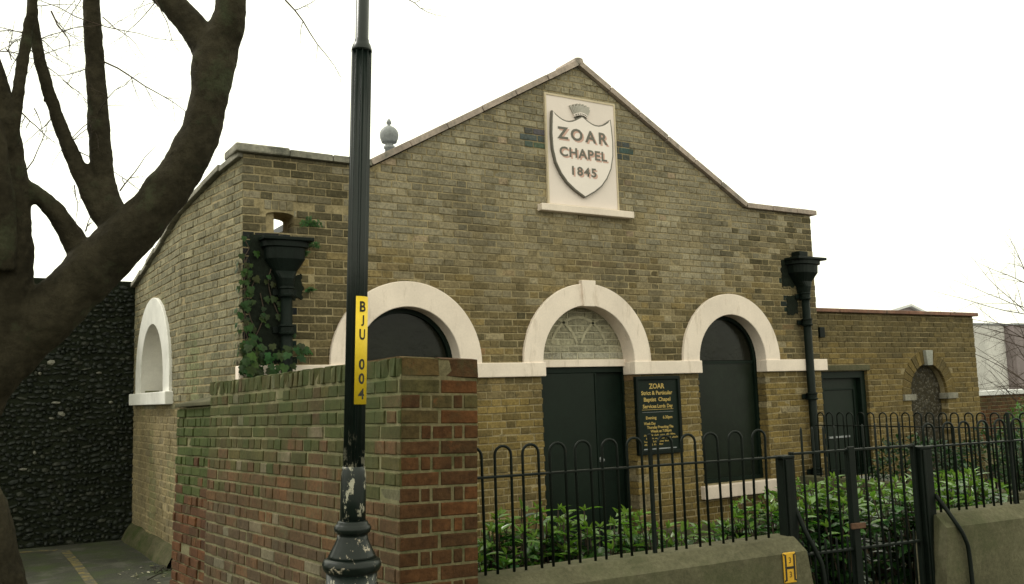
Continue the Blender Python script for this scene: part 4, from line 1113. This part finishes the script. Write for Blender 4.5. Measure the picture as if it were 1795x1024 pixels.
# ================================================================== STREET TREE
tree = thing('street_tree', 'big bare street tree with a thick limb sweeping across the sky', 'tree', (-5.95, -3.1, 0))
PXM = F_PX
def limb(mb_, pts, Z, sub=7, seg=18, wob=.10):
    P = []; Rr = []
    for i, (x, y, r) in enumerate(pts):
        z = Z[0]+(Z[1]-Z[0])*i/(len(pts)-1); P.append(at_depth(x, y, z)); Rr.append(r*z/PXM)
    C = catmull(P, sub); rr = []
    for i in range(len(Rr)-1):
        for s_ in range(sub): rr.append(Rr[i]+(Rr[i+1]-Rr[i])*s_/sub)
    rr.append(Rr[-1]); rr = [r*(1+.05*noise.noise(c*7)) for r, c in zip(rr, C)]
    tube(mb_, C, rr, seg, wob=wob); return C
tm = MB()
zt = 4.3
trunk_pts = [(-70, 1300, 136), (-74, 1100, 112), (-76, 1020, 104), (-80, 958, 95), (-89, 870, 84), (-98, 780, 78), (-90, 700, 72), (-45, 640, 62)]
limb(tm, trunk_pts, (4.3, 4.3))
limb(tm, [(-80, 720, 70), (-35, 660, 60), (22, 606, 54), (92, 545, 48), (150, 485, 46), (197, 440, 46), (240, 398, 42), (280, 350, 37), (318, 300, 36), (343, 250, 34), (361, 200, 33.5), (371, 150, 34.5), (377, 105, 37), (384, 68, 34)], (4.3, 4.55))
limb(tm, [(368, 90, 30), (345, 55, 27), (310, 15, 24), (275, -25, 22), (235, -80, 20)], (4.55, 4.6))
limb(tm, [(386, 80, 32), (398, 45, 31), (404, 15, 27), (404, -25, 24), (395, -80, 20)], (4.55, 4.5))
for kx, ky, kr in ((348, 190, 20), (322, 262, 17), (300, 330, 18), (352, 110, 16), (180, 300, 9), (165, 130, 8), (120, 235, 6), (85, 175, 6), (415, 30, 15), (418, 55, 15), (408, 78, 14), (421, 12, 12), (60, 520, 24)):
    limb(tm, [(kx-8, ky+2, kr), (kx, ky, kr*1.1), (kx+7, ky-2, kr*.6)], (4.48, 4.48) if kx < 340 or ky > 100 else (4.53, 4.53), 3, 10)
limb(tm, [(205, 400, 30), (190, 365, 27), (181, 320, 21), (175, 250, 18.5), (170, 170, 17), (165, 90, 16), (160, 0, 14.5), (156, -70, 13)], (4.44, 4.5))
limb(tm, [(200, 395, 26), (172, 365, 18), (150, 325, 14.5), (122, 260, 13), (95, 190, 11.5), (72, 115, 10.5), (60, 50, 10), (55, -20, 9.5), (52, -80, 9)], (4.44, 4.3))
limb(tm, [(150, 455, 24), (130, 422, 21), (105, 382, 17), (78, 352, 15.5), (48, 330, 15), (15, 318, 15)], (4.42, 4.25))
limb(tm, [(-30, 640, 60), (0, 560, 52), (16, 480, 38), (22, 410, 31), (20, 340, 29), (12, 270, 27), (2, 205, 26), (-18, 120, 22), (-50, 30, 20)], (4.3, 4.2))
limb(tm, [(15, 260, 14), (28, 190, 11), (38, 120, 10), (50, 50, 9), (62, -20, 8)], (4.2, 4.2))
limb(tm, [(-10, 470, 34), (-3, 400, 28), (-8, 300, 24), (-20, 200, 20)], (4.15, 4.1))
tm.smooth = True
tr_o = link('trunk', tm.mesh('trunk'), M['bark'], tree)
rm = tr_o.modifiers.new('fuse', 'REMESH'); rm.mode = 'VOXEL'; rm.voxel_size = .011; rm.use_smooth_shade = True
sm = tr_o.modifiers.new('soften', 'SMOOTH'); sm.iterations = 5; sm.factor = .6
tx = bpy.data.textures.new('bark_relief', 'CLOUDS'); tx.noise_scale = .05; tx.noise_depth = 5
dm = tr_o.modifiers.new('relief', 'DISPLACE'); dm.texture = tx; dm.strength = .013; dm.mid_level = .5; dm.texture_coords = 'GLOBAL'
def twig(mb_, p, d, L, r, depth, rnd, kink=.35):
    n = 7; pts = [Vector(p)]; dd = Vector(d).normalized()
    for i in range(n):
        dd = (dd+Vector((rnd.uniform(-1, 1), rnd.uniform(-1, 1), rnd.uniform(-1, 1)))*kink*.45).normalized(); pts.append(pts[-1]+dd*L/n)
    rads = [r*(1-.75*i/n) for i in range(n+1)]
    tube(mb_, pts, rads, 5)
    if depth > 0:
        for i in range(1, n+1):
            if rnd.random() < .62:
                e = (pts[i]-pts[i-1]).normalized(); s_ = e.orthogonal().normalized(); s_.rotate(Quaternion(e, rnd.uniform(0, 6.28)))
                twig(mb_, pts[i], (e*rnd.uniform(.5, .9)+s_).normalized(), L*rnd.uniform(.3, .55), rads[i]*.65, depth-1, rnd, kink)
tw = MB(); rt = random.Random(5)
for (x, y, x2, y2, Lp, r) in ((362/2*1.0, 108, 320, 195, 150, .0045), (180, 30, 235, 90, 80, .003), (90, 20, 150, 90, 90, .005), (60, 100, 140, 75, 110, .003), (210, 335, 270, 270, 90, .004),
                             (35, 195, 100, 235, 100, .004), (20, 105, -10, 60, 60, .003), (10, 85, 45, 125, 70, .003), (500, 0, 600, 110, 140, .0045), (590, -10, 660, 30, 80, .003), (268, -5, 330, 70, 85, .003),
                             (130, 325, 125, 400, 80, .003), (150, 405, 165, 385, 40, .004), (60, 190, 95, 230, 60, .003), (110, 140, 150, 185, 70, .003), (30, 330, 95, 230, 90, .004), (0, 90, 60, 110, 80, .003), (700, -10, 780, 25, 80, .003)):
    a = at_depth(x, y, 4.45); b = at_depth(x2, y2, 4.45+rt.uniform(-.2, .2))
    twig(tw, a, b-a, (b-a).length*1.15, r, 2, rt, .42)
for i in range(24):                                            # fine spray growing out of the upright limbs
    x, y = rt.choice(((172, 200), (167, 110), (163, 40), (160, -30), (100, 200), (80, 140), (62, 60), (58, 10), (30, 190), (45, 80), (290, -10), (120, 255)))
    a = at_depth(x, y, 4.45); d = CR*rt.choice((-1, 1))*rt.uniform(.5, 1)+CU*rt.uniform(-.7, .5)+CF*rt.uniform(-.5, .5)
    twig(tw, a, d, rt.uniform(.25, .6), .0028, 3, rt, .5)
link('twigs', tw.mesh('twigs'), M['twig'], tree, 'stuff')
# ================================================================== LEAVES AND SHRUBS
def leaf_mesh(kind, seed):
    r = random.Random(seed); mb_ = MB()
    if kind == 'laurel':
        prof = [(0, .02), (.18, .15), (.42, .215), (.68, .165), (.88, .07), (1, .0)]; vs = []; bend = r.uniform(.05, .32); fold = r.uniform(.15, .4)
        for t, w in prof:
            z = -bend*t*t; vs += [(-w, t, z+w*fold), (0, t, z), (w, t, z+w*fold)]
        fs = []
        for i in range(len(prof)-1):
            for j in (0, 1): fs.append((i*3+j, i*3+j+1, (i+1)*3+j+1, (i+1)*3+j))
        mb_.add(vs, fs); mb_.smooth = True
    else:                                                       # five-lobed ivy leaf
        P = [(0, 0), (.28, -.12), (.52, .12), (.36, .34), (.42, .62), (.18, .66), (0, 1.0), (-.18, .66), (-.42, .62), (-.36, .34), (-.52, .12), (-.28, -.12)]
        vs = [(0, .32, .04)]+[(x, y, -.12*abs(x)-.1*max(y-.5, 0)) for x, y in P]
        mb_.add(vs, [(0, i+1, (i+1) % 12+1) for i in range(12)])
    me = mb_.mesh('leaf'); return me
LAUREL = [leaf_mesh('laurel', i) for i in range(6)]; IVY = [leaf_mesh('ivy', i) for i in range(2)]
for l_ in LAUREL: l_.materials.append(M['laurel'])
for l_ in IVY: l_.materials.append(M['ivy'])
def leaf_matrix(p, direction, up, size):
    y = Vector(direction).normalized(); x = y.cross(Vector(up)).normalized(); z = x.cross(y)
    m_ = Matrix((x, y, z)).transposed().to_4x4(); m_.translation = p
    return m_ @ Matrix.Diagonal((size, size, size, 1))
def laurel(x, y, h, spread, n_st, label, rnd, zb=-.16, quota=22, size=(.12, .185)):
    t = thing('laurel_shrub', label, 'shrub', (x, y, zb), 'laurel shrubs in the chapel garden')
    st = MB(); LV = []
    for s_ in range(n_st):
        a = rnd.uniform(0, 6.28); q = spread*math.sqrt(rnd.random())
        top = Vector((x+q*math.cos(a), y+q*math.sin(a)*.8, zb+(h-zb)*rnd.uniform(.84, 1.0)*(1-.15*(q/spread)**2)))
        bot = Vector((x+.25*q*math.cos(a), y+.25*q*math.sin(a), zb)); midp = bot.lerp(top, .5)+Vector((rnd.uniform(-.05, .05), rnd.uniform(-.05, .05), 0))
        C = catmull([bot, midp, top], 5); tube(st, C, [.008-.0045*i/len(C) for i in range(len(C))], 5)
        n = rnd.randint(15, 21); ph = rnd.uniform(0, 6.28)
        for i in range(n):
            f = .15+.85*(i/(n-1))**.7; c = C[min(int(f*(len(C)-1)), len(C)-1)]; ph += 2.4+rnd.uniform(-.3, .3)
            el = -.3+.7*f**2+rnd.uniform(-.3, .3); d = Vector((math.cos(ph)*math.cos(el), math.sin(ph)*math.cos(el), math.sin(el)))
            sz = rnd.uniform(*size)*(1 if f < .9 else .75); young = f > .93
            k = rnd.uniform(.85, 1.5)
            col = tuple(v*k for v in ((.07, .135, .022) if young else rnd.choice(((.026, .07, .018), (.034, .09, .022), (.02, .055, .018), (.045, .105, .026)))))
            LV.append((leaf_matrix(c, d, (rnd.uniform(-.25, .25), rnd.uniform(-.25, .25), 1), sz), col, sz))
        tip = C[-1]
        for j in range(3):
            d = Vector((rnd.uniform(-.8, .8), rnd.uniform(-.8, .8), 1)); LV.append((leaf_matrix(tip, d, (1, 0, .1), rnd.uniform(.04, .07)), (.12, .19, .035), .04))
    link('stems', st.mesh('stems'), M['twig'], t)
    order = sorted(range(len(LV)), key=lambda i: -(LV[i][2]**2/project(LV[i][0].translation)[2]**2+LV[i][0].translation.z*2e-4) if in_view(LV[i][0].translation) else 0)
    sing = set(order[:quota]); mass = MB(); mass.smooth = True
    for i, (mm, col, sz) in enumerate(LV):
        me = LAUREL[rnd.randrange(6)]
        if i in sing and in_view(mm.translation):
            o = bpy.data.objects.new('leaf', me); COL.objects.link(o); o.matrix_world = mm; o.color = (*col, 1); adopt(o, t)
        else: mass.add([mm @ v.co for v in me.vertices], [tuple(p.vertices) for p in me.polygons], col)
    link('foliage', mass.mesh('foliage'), M['laurel'], t, 'stuff')
rl_ = random.Random(21)
LAB = ['laurel shrub against the brick pier, first behind the railing', 'laurel shrub in front of the door jamb on the pier side', 'laurel shrub in the middle of the chapel doorway',
       'laurel shrub directly below the notice board', 'smaller laurel shrub between the notice board and the boarded window', 'narrow laurel shrub under the stone sill of the boarded window',
       'laurel shrub behind the gate post by the hydrant plate', 'laurel shrub filling the lower half of the gate leaf by the hydrant plate', 'laurel shrub in the second row behind the middle of the gate',
       'laurel shrub behind the thicker capped gate post', 'front laurel shrub behind the railing just beyond the capped gate post', 'front laurel shrub behind the beyond-gate railing, second from the capped post',
       'laurel shrub near the foot of the downpipe, behind the gate', 'laurel shrub beside the kerb wall of the rear railing', 'low broad laurel shrub between the gate leaf on the capped post and the annex door']
SPOT = [(-3.25, -3.3, .86, .36, 24), (-2.88, -3.25, .93, .38, 26), (-2.5, -3.35, .87, .36, 26), (-2.12, -3.4, .83, .34, 24), (-1.80, -3.4, .70, .24, 14), (-1.28, -3.3, .70, .2, 11),
        (-.95, -3.45, .88, .36, 28), (-.55, -3.55, .84, .36, 28), (-.25, -3.3, .91, .38, 28), (.12, -3.75, .90, .36, 28), (.6, -3.75, .90, .4, 30), (1.05, -3.65, .88, .42, 30),
        (.35, -2.5, .74, .45, 26), (1.9, -2.9, .74, .48, 26), (1.25, -2.6, .73, .48, 26)]
for (x, y, h, sp, ns), lb in zip(SPOT, LAB): laurel(x, y, h, sp, ns, lb, rl_)
# ivy climbing the left corner
iv = thing('ivy_plant', 'dark ivy climbing the chapel corner beside the left downpipe', 'ivy', (-3.65, -.06, -.1))
ri = random.Random(8); ism = MB(); IL = []
for s_ in range(7):
    x = -3.74+ri.uniform(0, .38); z = 1.2; pts = []
    topz = ri.uniform(2.3, 3.15) if x < -3.45 else ri.uniform(1.9, 2.5)
    while z < topz:
        pts.append(Vector((x, -.022, z))); x = min(max(x+ri.uniform(-.05, .045), -3.76), -3.30 if z < 2.1 else -3.43); z += .08
    if len(pts) < 3: continue
    tube(ism, pts, .005, 5)
    for p in pts:
        for _ in range(3 if p.z < 2.1 else RND.choice((0, 1, 1, 2))):
            q = p+Vector((ri.uniform(-.06, .06), -ri.uniform(.01, .05 if p.z > 2.15 else .13), ri.uniform(-.05, .05)))
            IL.append((leaf_matrix(q, (ri.uniform(-.6, .6), -.25, -1), (ri.uniform(-.3, .3), -1, .35), ri.uniform(.035, .075)), tuple(c*ri.uniform(.7, 1.3) for c in (.020, .040, .010)), 1))
for _ in range(90):                                            # bushy foot above the garden wall
    q = Vector((ri.uniform(-3.85, -3.28), -ri.uniform(.05, .35), 1.60+ri.random()**1.5*.5))
    IL.append((leaf_matrix(q, (ri.uniform(-.7, .7), -.4, -.8), (ri.uniform(-.4, .4), -.8, .7), ri.uniform(.06, .10)), tuple(c*ri.uniform(.7, 1.4) for c in (.020, .044, .011)), 1))
for z in [1.75+.09*i for i in range(13)]:                       # a few leaves round the corner
    for _ in range(2):
        q = Vector((-3.80-.01*ri.random(), ri.uniform(-.02, .12), z+ri.uniform(-.05, .05)))
        IL.append((leaf_matrix(q, (-.2, ri.uniform(-.6, .6), -1), (-1, ri.uniform(-.3, .3), .3), ri.uniform(.04, .07)), tuple(c*ri.uniform(.7, 1.3) for c in (.020, .044, .011)), 1))
link('stems', ism.mesh('stems'), M['twig'], iv)
mass = MB()
for i, (mm, col, _) in enumerate(IL):
    me = IVY[i % 2]
    if i < 170 and in_view(mm.translation):
        o = bpy.data.objects.new('leaf', me); COL.objects.link(o); o.matrix_world = mm; o.color = (*col, 1); adopt(o, iv)
    else: mass.add([mm @ v.co for v in me.vertices], [tuple(p.vertices) for p in me.polygons], col)
link('foliage', mass.mesh('foliage'), M['ivy'], iv, 'stuff')
# ferns rooted in the brick joints
def fern(x, z, n, label, L=.13):
    t = thing('wall_fern', label, 'fern', (x, -.01, z), 'ferns growing from the brickwork'); mb_ = MB(); r = random.Random(int(abs(x)*100))
    for i in range(n):
        a = r.uniform(-1.4, 1.4); d = Vector((math.sin(a), -.6, math.cos(a)*.6-.2)).normalized()
        for k in range(7):
            p = Vector((x, -.005, z))+d*L*k/7*r.uniform(.8, 1.1)+Vector((0, 0, -.02*(k/7)**2))
            for sg_ in (-1, 1):
                dd = (d*.4+Vector((math.cos(a)*sg_, 0, -math.sin(a)*sg_))).normalized(); mm = leaf_matrix(p, dd, (0, -1, .4), .032)
                me = LAUREL[0]; mb_.add([mm @ v.co for v in me.vertices], [tuple(q.vertices) for q in me.polygons], tuple(c*r.uniform(.7, 1.2) for c in (.05, .11, .035)))
    link('fronds', mb_.mesh('fronds'), M['ivy'], t, 'stuff')
fern(-3.16, 3.22, 7, 'small fern at the upper right of the left hopper'); fern(-3.19, 3.03, 8, 'small fern just below the upper one, beside the hopper'); fern(-3.21, 2.92, 6, 'small fern lowest beside the hopper', .10)
fern(-3.15, 2.60, 4, 'tiny fern in the bricks right of the left downpipe', .07); fern(-3.22, 2.03, 4, 'tiny fern above the garden wall left of the arch', .08)
# hedge mass and weeds behind the rear railing
def leafy(name, label, cat, blobs, n, size, cols, rnd, kind=None):
    t = thing(name, label, cat, (blobs[0][0], blobs[0][1], -.16)); mb_ = MB(); st = MB()
    for bx_, by_, bz, rx, ry, rz in blobs:
        for _ in range(n):
            v = Vector((rnd.gauss(0, 1), rnd.gauss(0, 1), rnd.gauss(0, 1))).normalized()*rnd.uniform(.55, 1.0)**.5
            k = 1+.3*noise.noise(v*2.2+Vector((bx_, by_, 0)))
            p = Vector((bx_+v.x*rx*k, by_+v.y*ry*k, bz+v.z*rz*k))
            if p.z < -.1: continue
            c = rnd.choice(cols); k2 = rnd.uniform(.7, 1.3)
            mm = leaf_matrix(p, (rnd.uniform(-1, 1), rnd.uniform(-1, 1), rnd.uniform(-.2, 1)), (rnd.uniform(-.5, .5), rnd.uniform(-.5, .5), 1), rnd.uniform(*size))
            me = LAUREL[rnd.randrange(6)]; mb_.add([mm @ q.co for q in me.vertices], [tuple(q.vertices) for q in me.polygons], tuple(x*k2 for x in c))
        for _ in range(5):
            tube(st, [(bx_, by_, -.15), (bx_+rnd.uniform(-.5, .5)*rx, by_+rnd.uniform(-.5, .5)*ry, bz), (bx_+rnd.uniform(-.8, .8)*rx, by_+rnd.uniform(-.8, .8)*ry, bz+rz*.8)], [.01, .007, .003], 5)
    link('stems', st.mesh('stems'), M['twig'], t); link('foliage', mb_.mesh('foliage'), M['hedge'], t, 'stuff'); return t
rh = random.Random(4)
leafy('hedge', 'dark green hedge behind the rear railing, below the blind arch', 'hedge', [(4.1, -1.1, .3, .75, .6, .62), (5.3, -1.3, .3, .8, .6, .62), (6.4, -1.5, .32, .8, .6, .66)], 2600, (.05, .09), ((.020, .05, .02), (.03, .075, .025), (.016, .04, .018)), rh)
leafy('bush', 'bright green leafy weeds beyond the rear railing at the picture edge', 'bush', [(7.75, -.35, .35, .45, .4, .85), (8.35, -.2, .45, .5, .5, .8), (6.9, -.9, .2, .5, .4, .75)], 800, (.05, .10), ((.06, .14, .03), (.045, .11, .03), (.09, .17, .04)), rh)
# ================================================================== BACKGROUND
bwal = thing('garden_wall', 'low red brick wall with a white coping beyond the annex', 'wall', (11, 2.4, -.16))
BG = Frame(7.6, 2.5, 0)
mbx = MB(); plate(mbx, BG, [(0, -.2), (14, -.2), (14, 1.25), (0, 1.25)], [], -.008, -.25); gw = link('core', mbx.mesh('core'), M['red_mortar'], bwal)
lay(BG, [(q, False) for q in courses(0, 9, .3, 1.24)], lambda x, y, z, q: tuple(c*.9 for c in pick(REDB)), M['red'], gw, 60, lambda x, y: y > 760 or x < 1722)
mbx = MB(); fbox(mbx, BG, 0, 14, 1.252, 1.345, -.29, .05); bevel(link('coping', mbx.mesh('coping'), M['whiteroof'], bwal), .01)
b1 = thing('far_building', 'pale rendered block with a flat roof behind the twiggy tree', 'building', (22, 8, -.16))
mbx = MB(); mbx.box(19, 22.05, 8, 16, -.2, 3.22); link('wall', mbx.mesh('wall'), M['render'], b1)
mbx = MB(); mbx.box(18.95, 22.08, 7.95, 16.05, 3.223, 3.27); link('roof_edge', mbx.mesh('roof_edge'), M['lead'], b1)
b2 = thing('far_building', 'purple-grey brick block at the picture edge beyond the garden wall', 'building', (26, 8, -.16))
mbx = MB(); mbx.box(22.06, 31, 7.7, 16, -.2, 3.2); link('wall', mbx.mesh('wall'), M['purple'], b2)
mbx = MB(); mbx.box(22.04, 31.05, 7.65, 16.05, 3.203, 3.26); link('roof_edge', mbx.mesh('roof_edge'), M['lead'], b2)
b3 = thing('far_house', 'distant white gabled roof just above the annex parapet', 'house', (29.3, 18, -.16))
mbx = MB(); mbx.box(27.9, 31, 16.6, 24, -.2, 4.4); link('wall', mbx.mesh('wall'), M['render'], b3)
mbx = MB(); vs = [(27.7, 16.4, 4.5), (29.75, 16.4, 4.93), (31.2, 16.4, 4.5), (27.7, 24, 4.5), (29.75, 24, 4.93), (31.2, 24, 4.5)]; vs += [(x, y, z-.1) for x, y, z in vs]
mbx.add(vs, [(0, 1, 4, 3), (1, 2, 5, 4), (6, 9, 10, 7), (7, 10, 11, 8), (0, 6, 7, 1), (1, 7, 8, 2), (3, 4, 10, 9), (4, 5, 11, 10), (0, 3, 9, 6), (2, 8, 11, 5)]); link('roof', mbx.mesh('roof'), M['whiteroof'], b3)
mbx = MB(); mbx.add([(28.2, 16.599, 4.4), (31, 16.599, 4.4), (29.75, 16.599, 4.83)], [(0, 1, 2)]); link('gable', mbx.mesh('gable'), M['purple'], b3)
bt = thing('bare_tree', 'bare twiggy tree at the picture edge beyond the annex', 'tree', (10.1, .5, -.16)); rt2 = random.Random(17)
tb_ = MB(); root = Vector((10.1, .5, -.16)); tube(tb_, catmull([root, root+Vector((.05, 0, 1.0)), root+Vector((-.1, .1, 2.0)), root+Vector((.0, .1, 3.2))], 4), [.09-.004*i for i in range(13)], 9); tb_.smooth = True
link('trunk', tb_.mesh('trunk'), M['bark'], bt)
tw2 = MB()
for i in range(30):
    z = .9+2.6*i/30; a = math.radians(rt2.uniform(95, 265)) if i % 3 else rt2.uniform(0, 6.28)
    p = root+Vector((0, .1, z)); d = Vector((math.cos(a), math.sin(a)*.6, rt2.uniform(.0, .7)))
    twig(tw2, p, d, rt2.uniform(1.2, 2.0), .010, 3, rt2, .22)
link('twigs', tw2.mesh('twigs'), M['twig'], bt, 'stuff')
# ---- fallen twigs and leaves by the side wall
lt = MB(); r7 = random.Random(3)
for i in range(60):
    c = Vector((-4.18+r7.gauss(0, .16), 1.25+r7.gauss(0, .28), .012)); a = r7.uniform(0, 6.28); s_ = r7.uniform(.02, .05)
    mm = leaf_matrix(c, (math.cos(a), math.sin(a), .15), (r7.uniform(-.3, .3), r7.uniform(-.3, .3), 1), s_); me = LAUREL[i % 6]
    k = r7.choice((.05, .09, .3)); lt.add([mm @ v.co for v in me.vertices], [tuple(p.vertices) for p in me.polygons], (k, k*.9, k*.6))
for i in range(9):
    c = Vector((-4.2+r7.gauss(0, .15), 1.25+r7.gauss(0, .25), .015)); a = r7.uniform(-.5, .5)+1.2
    tube(lt, [c, c+Vector((math.cos(a)*.15, math.sin(a)*.15, .02)), c+Vector((math.cos(a+.2)*.3, math.sin(a+.2)*.3, .0))], [.006, .005, .003], 5, (.03, .025, .02))
o = link('litter', lt.mesh('litter'), M['hedge']); o['kind'] = 'stuff'; o['label'] = 'fallen twigs and leaves swept against the side wall'
